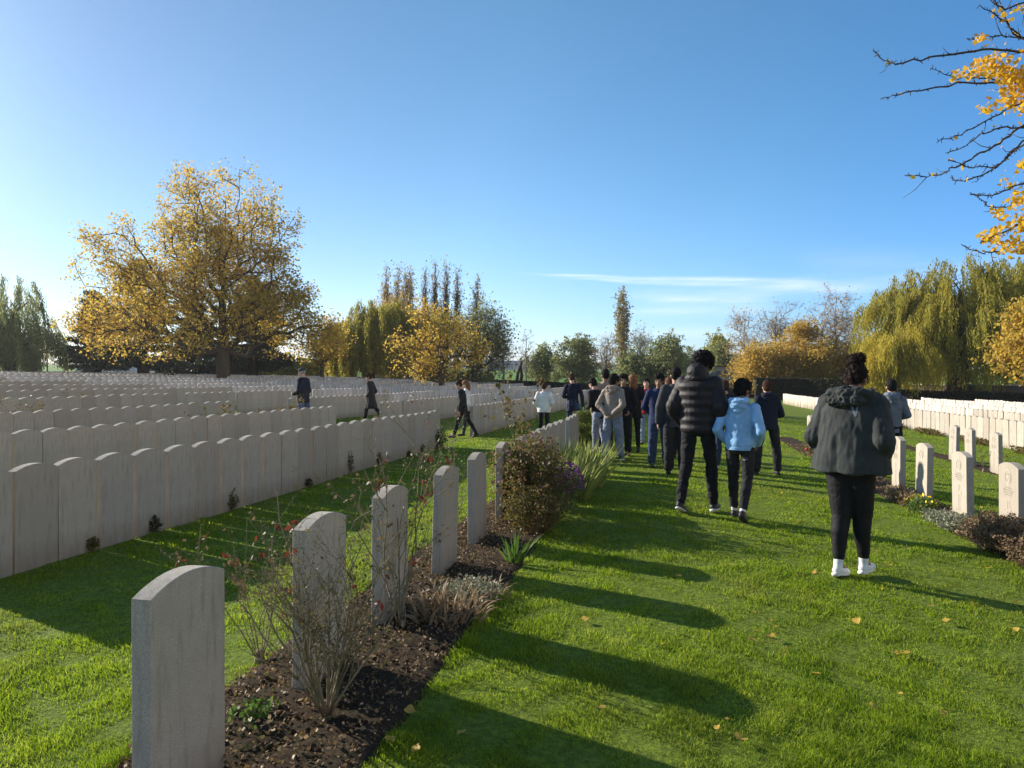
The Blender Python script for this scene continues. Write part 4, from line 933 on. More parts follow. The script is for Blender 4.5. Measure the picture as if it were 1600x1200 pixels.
for k, (px, py) in enumerate(FL):
    x, y, _ = feet(px, py); o = fleaf(x, y, (.038 if k % 3 else .05) if k < 26 else .026, k)
    if px < 760: tag(o, 'pale fallen leaf on the soil at the lower end of the near bed', 'leaf', 'fallen leaves on the soil')
    else: tag(o, 'small yellow fallen leaf lying on the sunny lawn', 'leaf', 'fallen leaves on the lawn')

# ------------------------------------------------------------------ overhanging branches at the top right, from a tree standing outside the frame
def overhang():
    Zb = 5.6; tx, ty = W(2080, 6.4); g = G(tx, ty)
    o = empty('overhanging_tree', (tx, ty, g), 0, 'golden leaved spurry branches reaching in at the top right corner', 'tree')
    def P(px, py, dz=0):
        Z = Zb + dz; p = CR * ((px - 800) / F * Z) + CF * Z; return Vector((p.x - tx, p.y - ty, HC + (HY - py) * Z / F - g))
    mb = MB(); top = P(2080, -260, .8)
    mb.tube([(0, 0, -.1), (.03, .02, 1.2), (0, .05, 3), (top.x * .5, top.y * .5, 5), top], [.24, .2, .17, .12, .05], 12)
    hubs = [P(1850, 30, .4), P(1850, 200, .2), P(1840, 330, .1)]
    for h, z in zip(hubs, (3.6, 3.0, 2.3)):
        mb.tube([(0, .03, z), h * .55 + Vector((0, 0, z * .45 + .15)), h], [.09, .06, .035], 8)
    B = [(0, [(1720, 60), (1640, 90), (1600, 84), (1545, 78), (1490, 85), (1450, 92), (1400, 100), (1378, 96), (1362, 80)], .011, 0),
         (0, [(1740, 110), (1650, 128), (1560, 133), (1510, 130), (1450, 140), (1400, 150), (1374, 156)], .010, .15), (0, [(1640, 128), (1580, 130), (1530, 122), (1495, 124), (1452, 108)], .006, .2),
         (1, [(1740, 140), (1650, 158), (1580, 165), (1540, 190), (1500, 210), (1462, 224)], .008, -.1),
         (1, [(1720, 160), (1640, 178), (1590, 200), (1560, 225), (1530, 240), (1500, 258), (1470, 272), (1440, 278), (1412, 274)], .010, .1),
         (1, [(1720, 190), (1640, 205), (1595, 222), (1562, 255), (1532, 275), (1505, 284), (1488, 280)], .009, -.2), (1, [(1600, 200), (1560, 200), (1530, 212), (1508, 228), (1476, 240)], .006, 0),
         (1, [(1600, 225), (1580, 240), (1556, 262), (1540, 262), (1512, 262), (1480, 250)], .006, .2),
         (0, [(1720, -40), (1640, -10), (1600, 5), (1565, 18), (1545, 2)], .010, 0), (0, [(1700, 20), (1640, 60), (1610, 70), (1580, 50), (1565, 22), (1540, -10)], .009, .3), (0, [(1600, 62), (1570, 60), (1540, 58), (1508, 62)], .005, .1),
         (0, [(1640, 90), (1590, 60), (1560, 30), (1528, 10)], .007, -.2), (2, [(1740, 250), (1640, 275), (1590, 288), (1560, 303), (1535, 308), (1515, 304)], .008, 0),
         (2, [(1740, 300), (1650, 320), (1600, 312), (1570, 325), (1545, 322), (1528, 306)], .007, .1), (2, [(1730, 340), (1640, 372), (1600, 375), (1575, 388), (1550, 394), (1520, 392), (1502, 383)], .008, .15), (2, [(1640, 320), (1600, 345), (1575, 360), (1540, 375), (1530, 380)], .007, -.1)]
    rr = random.Random(4); spots = []
    for hub, pts, r, dz in B:
        Q = [hubs[hub]] + [P(a, b, dz + .15 * math.sin(i)) for i, (a, b) in enumerate(pts)] if pts[0][0] > 1700 else [P(a, b, dz + .15 * math.sin(i)) for i, (a, b) in enumerate(pts)]
        # resample with slight wander
        S = []
        for a, b in zip(Q[:-1], Q[1:]):
            for k in range(4): S.append(a.lerp(b, k / 4) + Vector((rr.gauss(0, .006), rr.gauss(0, .006), rr.gauss(0, .006))))
        S.append(Q[-1]); n = len(S)
        mb.tube(S, [r * 1.15 * (1 - .82 * i / n) + .001 for i in range(n)], 6)
        for i in range(2, n):      # short spurs all along the twigs
            for _ in range(3):
                p = S[i - 1].lerp(S[i], rr.random()); t = Vector((rr.gauss(0, 1), rr.gauss(0, 1), rr.gauss(.2, 1))).normalized(); q = p + t * rr.uniform(.012, .035); mb.tube([p, q], [.0035, .0026], 4); spots.append(q)
            if rr.random() < .09:
                t = ((S[i] - S[i - 1]).normalized() + Vector((rr.gauss(0, .6), rr.gauss(0, .6), rr.gauss(0, .7)))).normalized(); q = S[i] + t * rr.uniform(.08, .24); m_ = S[i].lerp(q, .5) + Vector((0, 0, -.02)); mb.tube([S[i], m_, q], [.004, .003, .0012], 4); spots += [m_, q]
    mb.build('trunk', M['bark'], o, True)
    cl = [(1545, 108, 22, 90), (1575, 118, 22, 120), (1595, 140, 26, 150), (1575, 155, 20, 80), (1530, 60, 9, 26), (1500, 118, 12, 26), (1590, 14, 12, 16), (1536, 172, 10, 22), (1612, 175, 22, 80), (1640, 120, 30, 120),
          (1572, 286, 12, 22), (1600, 262, 12, 20), (1592, 312, 15, 50), (1600, 350, 22, 110), (1545, 372, 13, 40), (1572, 385, 20, 70), (1562, 360, 16, 40), (1600, 385, 15, 40), (1560, 330, 12, 30), (1620, 330, 30, 90), (1570, 30, 10, 10), (1565, 98, 30, 70), (1520, 112, 16, 34)]
    C = []
    for a, b, s, n in cl:
        for k in range(int(n * 1.35)):
            C.append(tuple(P(a + rr.gauss(0, s * .62), b + rr.gauss(0, s * .42), rr.gauss(.05, .12))))
    for q in spots:
        if rr.random() < .05: C.append(tuple(q))
    leaves_on(o, C, M['lf_yellow'], .042, .75, 'crown')
overhang()
#PEOPLE0
# ------------------------------------------------------------------ people
def skinmat(name, c):
    m, nt, out = mk(name); n1 = noise_node(nt, 14, 4); col = ramp(nt, n1, [(.3, tuple(x * .85 for x in c)), (.7, tuple(min(1, x * 1.1) for x in c))])
    p = princ(nt, out, col, .55, spec=.35); p.inputs['Subsurface Weight'].default_value = .08; p.inputs['Subsurface Radius'].default_value = (.02, .01, .005); return m
def hairmat(name, c):
    m, nt, out = mk(name); n1 = noise_node(nt, 60, 4, stretch=(1, 1, .25)); col = ramp(nt, n1, [(.35, tuple(x * .6 for x in c)), (.7, tuple(x * 1.6 for x in c))])
    princ(nt, out, col, .75, bump=n1, bdist=.004, bstr=.6, spec=.15); return m
SK = {'dark': skinmat('dark_skin', (.16, .085, .055)), 'brown': skinmat('brown_skin', (.30, .17, .11)), 'fair': skinmat('fair_skin', (.55, .33, .25))}
HR = {'black': hairmat('black_hair', (.012, .010, .010)), 'brown': hairmat('brown_hair', (.06, .028, .016)), 'auburn': hairmat('auburn_hair', (.11, .045, .022)), 'ginger': hairmat('ginger_hair', (.20, .09, .04)),
      'redbrown': hairmat('red_brown_hair', (.016, .008, .007)), 'grey': hairmat('grey_hair', (.25, .24, .23))}
FB = {k: fabric(k + '_cloth', c) for k, c in dict(olive=(.036, .040, .039), black=(.013, .013, .015), softblack=(.022, .021, .023), blue=(.26, .46, .72), beige=(.30, .24, .19), greysweat=(.24, .27, .33), navy=(.020, .030, .085), darknavy=(.012, .016, .032),
      jeans=(.06, .10, .20), lightjeans=(.30, .38, .50), white=(.72, .70, .66), red=(.42, .03, .03), charcoal=(.045, .045, .052), greyblue=(.14, .16, .20), tan=(.35, .25, .18), dkjeans=(.035, .055, .11)).items()}
FB['puffer'] = fabric('puffer_nylon', (.020, .016, .018), rough=.62, scale=60, spec=.3)
FB['legging'] = fabric('legging_jersey', (.010, .010, .012), rough=.7)
M['shoewhite'] = plain('white_leather', (.72, .72, .70), .5, .4, .05); M['shoeblack'] = plain('black_shoe', (.02, .02, .022), .55, .4); M['sole_white'] = plain('pale_sole', (.66, .64, .60), .7); M['sole_black'] = plain('black_sole', (.018, .018, .018), .8)
M['sock'] = fabric('white_sock', (.72, .72, .72)); M['printred'] = plain('faded_red_print', (.60, .20, .17), .8); M['greydark'] = plain('dark_shadow_line', (.01, .01, .01), .9); M['eye'] = plain('eye', (.03, .02, .02), .3)
def folds(amp, seed, sz=6.0, stretch=(1, 1, .55), micro=.25):
    def f(p):
        q = Vector((p.x * sz * stretch[0] + seed, p.y * sz * stretch[1], p.z * sz * stretch[2]))
        a = 1 - abs(noise.noise(q)) * 2.2; b = 1 - abs(noise.noise(q * 2.3 + Vector((3, 7, 1)))) * 2.2
        return amp * (.7 * (a - .45) + .4 * (b - .45)) + amp * micro * noise.noise(q * 7)
    return f
ARMS = {'down': ((.152, -.012, .635), (.158, .03, .485)), 'pocket': ((.156, -.045, .640), (.108, .05, .545)), 'front': ((.148, -.01, .640), (.075, .12, .60)), 'back': ((.155, -.07, .645), (.04, -.085, .545)),
        'swingf': ((.145, .05, .635), (.135, .13, .51)), 'swingb': ((.15, -.07, .64), (.155, -.09, .49)), 'phone': ((.14, .02, .635), (.06, .15, .685)), 'cross': ((.15, .03, .64), (.02, .13, .66))}
def person(px, Z, h, yaw, label, skin='fair', hair='black', hairstyle='short', top='black', topstyle='jacket', bottom='black', botstyle='trousers', arms=('down', 'down'), legs=((.10, .05), (-.10, .25)),
           bulk=1.0, hem=.46, head=(0, 0), shoes=('black', 'black'), vox=.010, lean=0, group='visitors walking between the graves', amp=.006, seed=1, feetpx=None, hood=False, socks=False, stance=.0, extras=None, legbulk=1.0, toebulk=1.0, capm=None, dz=0):
    if feetpx: x, y, Z = feet(*feetpx)
    else: x, y = W(px, Z)
    root = empty('person', (x, y, G(x, y) + .012 + dz), TH + R(yaw), label, 'person', group)
    S = h
    # --- skeleton
    def leg(sgn, sw, kn):
        hip = Vector((sgn * (.052 + .012 * stance), 0, .525)); spread = sgn * (.008 + .03 * stance)
        k = hip + Vector((spread, .240 * math.sin(sw), -.240 * math.cos(sw))); a = k + Vector((spread * .4, .235 * math.sin(sw - kn), -.235 * math.cos(sw - kn)))
        return hip, k, a, sw - kn
    Ls = [leg(-1, *legs[0]), leg(1, *legs[1])]
    foot = []
    for hip, k, a, ang in Ls:
        pitch = max(-.2, min(.9, -ang * .9 if ang < -.12 else 0)); foot.append(pitch)   # heel lift
    low = min(a.z - .045 - .0 * p - max(0, math.sin(p)) * .06 for (hh, k, a, g_), p in zip(Ls, foot)); drop = low
    def up(v): return Vector((v.x, v.y, v.z - drop)) * S
    Z0 = -drop
    def ly(z): return lean * max(0, z - .5)          # forward lean shear
    def U(xx, yy, zz): return Vector((xx * S, (yy + ly(zz)) * S, (zz + Z0) * S))
    # --- body mesh (head, neck, torso, arms, hands, legs)
    b = MB()
    def rings(rs, k=1.0): return [((cx) * S, (cy + ly(cz)) * S, (cz + Z0) * S, rx * S * k, ry * S * k) for cx, cy, cz, rx, ry in rs]
    b.loft(rings([(0, 0, .515, .06, .05), (0, 0, .54, .084, .056), (0, 0, .60, .072, .050), (0, 0, .68, .082, .055), (0, -.002, .76, .092, .055), (0, -.004, .80, .08, .045), (0, -.004, .825, .045, .035)]), 20)
    hc = U(0, .012, .925); Hm = Matrix.Rotation(R(head[0]), 3, 'Z') @ Matrix.Rotation(R(-head[1]), 3, 'X'); nk = U(0, -.002, .85)
    def Hp(x_, y_, z_): return nk + Hm @ (Vector((x_, y_ + .012, z_ + .075)) * S)
    b.cap(U(0, -.005, .80), Hp(0, -.012, -.03), .034 * S, .031 * S, 14)
    b.ell(Hp(0, 0, .012), (.0445 * S, .056 * S, .060 * S), Hm, 20, 14); b.ell(Hp(0, .016, -.028), (.034 * S, .036 * S, .036 * S), Hm)
    b.ell(Hp(0, .058, -.008), (.0085 * S, .013 * S, .016 * S), Hm, 8, 6); b.ell(Hp(0, .040, -.050), (.014 * S, .012 * S, .012 * S), Hm, 8, 6)
    b.ell(Hp(0, .050, -.030), (.015 * S, .008 * S, .006 * S), Hm, 8, 6)
    for s in (-1, 1): b.ell(Hp(s * .0455, -.004, -.004), (.005 * S, .013 * S, .019 * S), Hm, 8, 6); b.ell(Hp(s * .018, .048, .012), (.013 * S, .008 * S, .007 * S), Hm, 8, 6)
    AR = []
    for s, an in zip((-1, 1), arms):
        e, w = ARMS[an]; sh = U(s * .098, -.002, .795); el = U(s * e[0], e[1], e[2]); wr = U(s * w[0], w[1], w[2]); AR.append((sh, el, wr))
        b.cap(sh, el, .027 * S, .021 * S); b.cap(el, wr, .021 * S, .0135 * S)
        hd = (wr - el).normalized(); side = Vector((s, 0, 0)); side = (side - hd * side.dot(hd)).normalized(); fw = hd.cross(side) * -s
        if fw.y < 0: fw = -fw
        # palm faces the thigh: finger row runs along fw, thumb leaves the front edge
        pc = wr + hd * .028 * S; rot = Matrix((side, fw, hd)).transposed(); b.ell(pc, (.009 * S, .023 * S, .032 * S), rot, 10, 8)
        for j, (o_, fl) in enumerate(((.0165, .040), (.0055, .045), (-.0055, .042), (-.0165, .033))):
            r_ = .0050 * S; p0 = wr + hd * .050 * S + fw * o_ * S; p1 = p0 + (hd * .8 + side * -.25).normalized() * fl * .5 * S; p2 = p1 + (hd * .55 - side * .8).normalized() * fl * .5 * S
            b.cap(p0, p1, r_, r_ * .92, 7); b.cap(p1, p2, r_ * .92, r_ * .75, 7)
        t0 = wr + hd * .018 * S + fw * .018 * S; t1 = t0 + (hd * .6 + fw * .7).normalized() * .022 * S; t2 = t1 + (hd * .95 - side * .2).normalized() * .018 * S
        b.cap(t0, t1, .0062 * S, .0056 * S, 7); b.cap(t1, t2, .0056 * S, .0045 * S, 7)
    for hip, k, a, g_ in Ls: b.cap(up(hip), up(k), .040 * S, .027 * S); b.cap(up(k), up(a), .026 * S, .017 * S); b.cap(up(a), up(a) + Vector((0, .05 * S, -.02 * S)), .016 * S, .014 * S)
    b.remesh('body', SK[skin], root, min(vox, .0085), 2)
    # eyes
    # --- hair
    q = MB(); hs = hairstyle
    if hs != 'cap':
        if hs in ('short', 'messy', 'curly'):
            g_ = {'short': .006, 'messy': .011, 'curly': .016}[hs]
            q.ell(Hp(0, -.008, .026), ((.0445 + g_) * S, (.054 + g_) * S, (.050 + g_) * S), Hm, 20, 14); q.ell(Hp(0, -.024, .0), ((.040 + g_ * .7) * S, (.036 + g_) * S, (.044 + g_) * S), Hm)
            for s in (-1, 1): q.ell(Hp(s * .042, .004, .012), (.008 * S, .016 * S, .022 * S), Hm, 8, 6)
            if hs != 'short': q.ell(Hp(0, .036, .052), (.038 * S, .020 * S, .016 * S), Hm)
        if hs in ('long', 'straight'):
            q.ell(Hp(0, -.008, .022), (.052 * S, .062 * S, .056 * S), Hm, 20, 14)
            q.loft([(c.x, c.y, c.z, rx * S, ry * S) for c, rx, ry in [(U(0, -.030, .73), .036, .012), (U(0, -.036, .79), .050, .022), (U(0, -.034, .84), .054, .032), (U(0, -.02, .90), .053, .045), (U(0, -.01, .94), .048, .048)]], 16)
        if hs == 'bun':
            q.ell(Hp(0, -.008, .022), (.050 * S, .061 * S, .054 * S), Hm, 20, 14); q.ell(Hp(0, -.026, -.008), (.040 * S, .034 * S, .036 * S), Hm)
            for k in range(10):
                a_ = k * 2.4; q.ell(Hp(.017 * math.cos(a_) - .004, -.022 + .017 * math.sin(a_), .096 + .012 * math.sin(k * 1.7)), (.022 * S, .022 * S, .022 * S), Hm, 10, 8)
            q.ell(Hp(-.004, -.022, .092), (.036 * S, .036 * S, .034 * S), Hm)
        am = {'short': .004, 'messy': .009, 'curly': .012, 'bun': .008, 'long': .005, 'straight': .004}[hs] * S
        def hd_(p, am=am, sd=seed): return am * (noise.noise(p * 38 + Vector((sd, 0, 0))) + .6 * noise.noise(p * 90))
        hr_ = q.remesh('hair', HR[hair], root, .006, 1, hd_)
        if vox < .02 and hs in ('curly', 'messy', 'bun', 'short'):
            n_ = len(hr_.data.vertices); co = np.empty(n_ * 3, np.float32); hr_.data.vertices.foreach_get('co', co); co = co.reshape(-1, 3); no = np.empty(n_ * 3, np.float32); hr_.data.vertices.foreach_get('normal', no); no = no.reshape(-1, 3)
            k_ = {'curly': 2600, 'bun': 3400, 'messy': 1800, 'short': 1200}[hs]; ii = RNG.integers(0, n_, k_); C = co[ii] + no[ii] * RNG.uniform(0, {'curly': .010, 'bun': .014, 'messy': .007, 'short': .003}[hs], (k_, 1))
            d_ = no[ii] * .5 + np.array([[0, 0, -.4]]); V, Fq = quads_from(C, RNG.uniform(.012, .026, k_), .14, dirs=d_); mesh_np('loose_strands', V, Fq, HR[hair], hr_)
    else:
        q.ell(Hp(0, -.014, .002), (.0475 * S, .052 * S, .040 * S), Hm); q.remesh('hair', HR[hair], root, .007, 1)
        q = MB(); q.ell(Hp(0, -.004, .034), (.050 * S, .062 * S, .040 * S), Hm, 20, 12); q.ell(Hp(0, .066, .024), (.036 * S, .034 * S, .006 * S), Hm @ Matrix.Rotation(R(-12), 3, 'X')); q.remesh('cap', capm or FB['charcoal'], root, .006, 2)
    # --- trousers
    t = MB(); tb = legbulk
    prof = {'trousers': (.050, .037, .029), 'baggy': (.058, .049, .040), 'legging': (.055, .036, .0245), 'sweat': (.056, .046, .035), 'jeans': (.052, .040, .033)}[botstyle]
    t.loft(rings([(0, -.004, .475, .075, .055), (0, -.008, .505, .094 * tb, .066 * tb), (0, -.004, .55, .090 * tb, .062 * tb), (0, 0, .60, .078 * tb, .054 * tb)]), 22)
    for hip, k, a, g_ in Ls:
        hu = up(hip) + Vector((0, -.006 * S, -.015 * S)); ku = up(k); au = up(a)
        t.cap(hu, ku, prof[0] * tb * S, prof[1] * tb * S, 16); end = au + (ku - au).normalized() * ((.038 if socks else .012) * S)
        mid = ku.lerp(end, .4) + Vector((0, -.010 * S, 0)); t.cap(ku, mid, prof[1] * tb ** .8 * S, (prof[1] * .55 + prof[2] * .5) * tb ** .7 * S, 16); t.cap(mid, end, (prof[1] * .55 + prof[2] * .5) * tb ** .7 * S, prof[2] * tb ** .3 * S, 16)
        if botstyle in ('baggy', 'jeans', 'sweat'): t.cap(end + Vector((0, 0, .018 * S)), end + Vector((0, .006 * S, .004 * S)), prof[2] * 1.1 * tb * S, prof[2] * 1.05 * tb * S, 14)
    t.remesh('leggings' if botstyle == 'legging' else ('jeans' if 'jean' in bottom else 'trousers'), FB[bottom], root, vox, 3, folds(amp * (1.9 if botstyle != 'legging' else .35) * S / 1.7, seed + 5, 9, (1, 1, 1.25)))
    # --- top
    j = MB(); w = bulk; hz = hem
    if topstyle == 'parka':
        rs = [(0, -.008, hz, .142 * w, .100 * w), (0, -.010, hz + .05, .136 * w, .096 * w), (0, -.012, .60, .124 * w, .086 * w), (0, -.014, .70, .118 * w, .078 * w), (0, -.010, .77, .114 * w, .070 * w), (0, -.006, .812, .096 * w, .058 * w), (0, -.004, .838, .060, .050), (0, 0, .858, .046, .042)]
        sl = (.046, .040, .034)
    elif topstyle == 'coat':
        rs = [(0, 0, hz, .125 * w, .095 * w), (0, 0, .45, .100 * w, .075 * w), (0, 0, .60, .084 * w, .060 * w), (0, 0, .70, .094 * w, .064 * w), (0, 0, .77, .103 * w, .060 * w), (0, 0, .812, .085 * w, .050 * w), (0, 0, .842, .046, .040)]
        sl = (.036, .030, .024)
    elif topstyle == 'puffer':
        rs = [(0, -.004, hz, .092 * w, .070 * w)]; z_ = hz; 
        while z_ < .79:
            ww = (.100 + .020 * min(1, (z_ - hz) / .3)) * w
            rs += [(0, -.006, z_ + .004, ww * .975, ww * .725), (0, -.008, z_ + .024, ww * 1.03, ww * .765), (0, -.006, z_ + .046, ww * .975, ww * .725)]; z_ += .052
        rs += [(0, -.004, .825, .088 * w, .062 * w), (0, 0, .852, .056, .05)]; sl = (.044, .038, .033)
    elif topstyle == 'hoodie':
        rs = [(0, 0, hz - .008, .094 * w, .073 * w), (0, 0, hz + .03, .101 * w, .079 * w), (0, -.002, .60, .098 * w, .072 * w), (0, -.004, .70, .098 * w, .067 * w), (0, -.004, .77, .101 * w, .062 * w), (0, -.002, .81, .084 * w, .052 * w), (0, 0, .842, .048, .042)]
        sl = (.037, .032, .027)
    else:
        rs = [(0, 0, hz, .098 * w, .072 * w), (0, 0, .55, .095 * w, .070 * w), (0, -.002, .62, .094 * w, .068 * w), (0, -.004, .70, .100 * w, .068 * w), (0, -.004, .77, .104 * w, .064 * w), (0, -.002, .812, .086 * w, .054 * w), (0, 0, .846, .046, .042)]
        sl = (.039, .034, .028)
    j.loft(rings(rs), 28)
    for (sh, el, wr) in AR:
        j.ell(sh, (sl[0] * 1.08 * w * S,) * 3, None, 14, 10); cuff = wr + (el - wr).normalized() * .006 * S
        if topstyle == 'puffer':
            for P0, P1, ra, rb in ((sh, el, sl[0], sl[1]), (el, cuff, sl[1], sl[2])):
                n_ = 4
                for i in range(n_):
                    c_ = P0.lerp(P1, (i + .5) / n_); j.ell(c_, (ra * w * S * 1.04,) * 3, None, 12, 8)
                j.cap(P0, P1, ra * w * S * .82, rb * w * S * .9, 12)
        else:
            sag = (sh + el) / 2; j.cap(sh, el, sl[0] * w * S, sl[1] * w * S, 14); j.cap(el, cuff, sl[1] * w * S * 1.02, sl[2] * w * S, 14); j.cap(cuff.lerp(el, .05), cuff, sl[2] * w * S * .95, sl[2] * w * S * .9, 12)
    def hemfade(f, zh=(hz + Z0) * S):
        if topstyle in ('parka', 'coat'):
            def g2(p):
                t = max(0, min(1, (.80 * S - p.z + Z0 * S) / (.30 * S))); a = math.atan2(p.x, -p.y)
                return f(p) * min(1, max(.2, (p.z - zh) / .05)) + (.011 * t if abs(p.x) < .16 * S else 0) * (abs(math.sin(a * 3.2 + .5 + .4 * math.sin(p.z * 6))) * 2 - 1)
            return g2
        return lambda p: f(p) * min(1, max(.05, (p.z - zh) / (.09)))
    am = amp * S / 1.7 * {'parka': 1.5, 'coat': 1.0, 'puffer': .55, 'hoodie': 1.3, 'jacket': 1.1}[topstyle]
    nm = {'parka': 'parka', 'coat': 'long_coat', 'puffer': 'puffer_jacket', 'hoodie': 'hoodie', 'jacket': 'jacket'}[topstyle]
    jk = j.remesh(nm, FB[top], root, vox, 3, hemfade(folds(am, seed, 7.5 if topstyle != 'parka' else 5.5, (1, 1, .35 if topstyle == 'parka' else .6))))
    if topstyle == 'hoodie':   # ribbed hem band
        q = MB(); q.loft(rings([(0, 0, hz - .016, .096 * w, .075 * w), (0, 0, hz + .012, .098 * w, .077 * w)]), 26); q.remesh('hem_band', FB[top], jk, vox * .8, 1)
    if hood:
        q = MB()
        if hood == 'crumple':
            q.ell(U(0, -.052, .845), (.070 * S, .040 * S, .030 * S)); q.ell(U(0, -.060, .815), (.060 * S, .034 * S, .036 * S)); q.ell(U(-.045, -.025, .850), (.030 * S, .040 * S, .026 * S)); q.ell(U(.045, -.025, .850), (.030 * S, .040 * S, .026 * S)); q.ell(U(0, -.066, .785), (.036 * S, .022 * S, .030 * S))
        elif hood == 'big':
            q.ell(U(0, -.060, .850), (.100 * S, .060 * S, .028 * S)); q.ell(U(0, -.080, .820), (.094 * S, .046 * S, .034 * S)); q.ell(U(-.075, -.02, .845), (.036 * S, .050 * S, .028 * S)); q.ell(U(.075, -.02, .845), (.036 * S, .050 * S, .028 * S)); q.ell(U(.02, -.070, .862), (.066 * S, .034 * S, .022 * S))
        elif hood == 'puff':
            q.ell(U(0, -.050, .870), (.064 * S, .048 * S, .060 * S)); q.ell(U(0, -.052, .835), (.074 * S, .044 * S, .034 * S)); q.ell(U(-.04, -.02, .865), (.028 * S, .044 * S, .042 * S)); q.ell(U(.04, -.02, .865), (.028 * S, .044 * S, .042 * S))
        q.remesh('hood', FB[top], jk, vox * .85, 2, folds(am * 1.5, seed + 3, 13, (1, 1, 1)))
    # --- shoes
    for (hip, k, a, g_), p, sc_ in zip(Ls, foot, shoes):
        au = up(a); rot = Matrix.Rotation(-p, 3, 'X')
        def F_(x_, y_, z_): return au + rot @ (Vector((x_, y_, z_)) * S)
        mu = {'white': M['shoewhite'], 'black': M['shoeblack'], 'blackwhite': M['shoeblack']}[sc_]
        q = MB(); q.cap(F_(0, -.012, -.026), F_(0, .055, -.031), .020 * S, .0185 * S, 14, 1.0); q.cap(F_(0, .045, -.032), F_(.002, .088, -.034), .0215 * S, .0165 * S, 14); q.cap(F_(0, -.004, -.02), F_(0, -.002, .004), .021 * S, .020 * S, 14)
        sh = q.remesh('shoe', mu, root, .006, 2)
        q = MB(); q.cap(F_(0, -.016, -.043), F_(0, .05, -.043), .0215 * S, .0215 * S, 12, .42); q.cap(F_(0, .045, -.043), F_(.002, .092, -.042), .0235 * S, .0185 * S, 12, .42)
        q.ell(F_(0, .036, -.045), (.0235 * S, .072 * S, .0075 * S), rot); q.ell(F_(0, -.018, -.044), (.021 * S, .020 * S, .010 * S), rot)
        q.remesh('sole', M['sole_black'] if sc_ == 'black' else M['sole_white'], sh, .006, 1)
        if socks:
            q = MB(); q.cap(F_(0, -.002, .0), au + (up(k) - au).normalized() * .045 * S, .0205 * S, .0225 * S, 14); q.remesh('sock', M['sock'], root, .006, 1)
    if extras: extras(root, U, S, Hp, Hm, jk, AR)
    return root

from mathutils.bvhtree import BVHTree
def stroke(o, name, m, pts, w, parent, ydir=1, up_=(0, 0, 1)):
    """flat printed stroke lying on the surface of o; pts are (x, z) seen from behind (or from the side when ydir is a vector)"""
    bv = BVHTree.FromPolygons([v.co for v in o.data.vertices], [p.vertices for p in o.data.polygons]); dr = Vector((0, 1, 0)) if ydir == 1 else Vector(ydir)
    sx_ = dr.cross(Vector((0, 0, 1))).normalized(); P = []
    for (a, b) in pts:
        h_ = bv.ray_cast(sx_ * a + Vector((0, 0, b)) - dr * 2, dr)
        if h_[0] is None: return None
        P.append(h_[0] - dr * .003)
    V = []; n = len(P)
    for i in range(n):
        d = (P[min(i + 1, n - 1)] - P[max(i - 1, 0)]).normalized(); s_ = dr.cross(d).normalized() * (w if not hasattr(w, '__len__') else w[i]); V += [P[i] - s_, P[i] + s_, P[i] - s_ - dr * .0015, P[i] + s_ - dr * .0015]
    Fs = []
    for i in range(n - 1):
        a = i * 4; b = a + 4; Fs += [(a + 2, a + 3, b + 3, b + 2), (a, a + 2, b + 2, b), (a + 3, a + 1, b + 1, b + 3)]
    mb = MB(); mb.add(V, Fs); return mb.build(name, m, parent)
def blue_x(root, U, S, Hp, Hm, jk, AR):
    tr = [c for c in root.children if c.name.startswith('trousers')][0]
    stroke(tr, 'printed_mark', M['sole_white'], [(.055, .655), (.070, .645), (.105, .660)], (.002, .0055, .001), tr)
def woman_x(root, U, S, Hp, Hm, jk, AR):
    dr = (-math.sin(R(10)), math.cos(R(10)), 0)
    stroke(jk, 'back_mark', FB['greyblue'], [(.030, 1.335), (.045, 1.30), (.068, 1.245)], (.010, .009, .006), jk, dr); stroke(jk, 'back_mark', FB['greyblue'], [(.078, 1.325), (.074, 1.30), (.070, 1.25)], (.005, .006, .005), jk, dr)
    return
W1 = person(1335, 0, 1.665, -50, 'young woman in a wide dark green parka and black leggings with a hair bun', 'brown', 'redbrown', 'bun', 'olive', 'parka', 'legging', 'legging',
       ('pocket', 'pocket'), ((-.07, .10), (.17, .05)), bulk=1.27, hem=.488, head=(6, 26), shoes=('white', 'white'), vox=.008, feetpx=(1330, 902), hood='big', socks=True, amp=.011, seed=3, legbulk=1.27, lean=.05, stance=-.6, extras=woman_x)
def tall_x(root, U, S, Hp, Hm, jk, AR):
    pass
person(1090, 0, 1.80, -34, 'tallest visitor in a black quilted puffer jacket and black trousers', 'dark', 'black', 'curly', 'puffer', 'puffer', 'black', 'trousers', ('pocket', 'pocket'), ((-.10, .30), (.14, .05)), bulk=1.14, hem=.498,
       head=(-30, 18), shoes=('blackwhite', 'blackwhite'), vox=.008, feetpx=(1092, 800), hood='puff', seed=7, lean=.02, stance=.25)
person(1155, 0, 1.52, -36, 'boy in a light blue hoodie and black track trousers', 'brown', 'black', 'messy', 'blue', 'hoodie', 'softblack', 'trousers', ('pocket', 'pocket'), ((.16, .06), (-.12, .42)), bulk=1.06, hem=.515, head=(-25, 12),
       shoes=('black', 'black'), vox=.008, feetpx=(1157, 812), hood='crumple', socks=True, amp=.006, seed=33, legbulk=1.02, extras=blue_x)
person(1198, 0, 1.54, 0, 'pupil in a black hooded sweatshirt right of the light blue hoodie', 'fair', 'brown', 'short', 'darknavy', 'hoodie', 'softblack', 'baggy', ('front', 'front'), ((.02, .04), (.02, .04)), bulk=1.08, hem=.50, feetpx=(1199, 742), hood='crumple', seed=12, stance=.9, legbulk=.95)
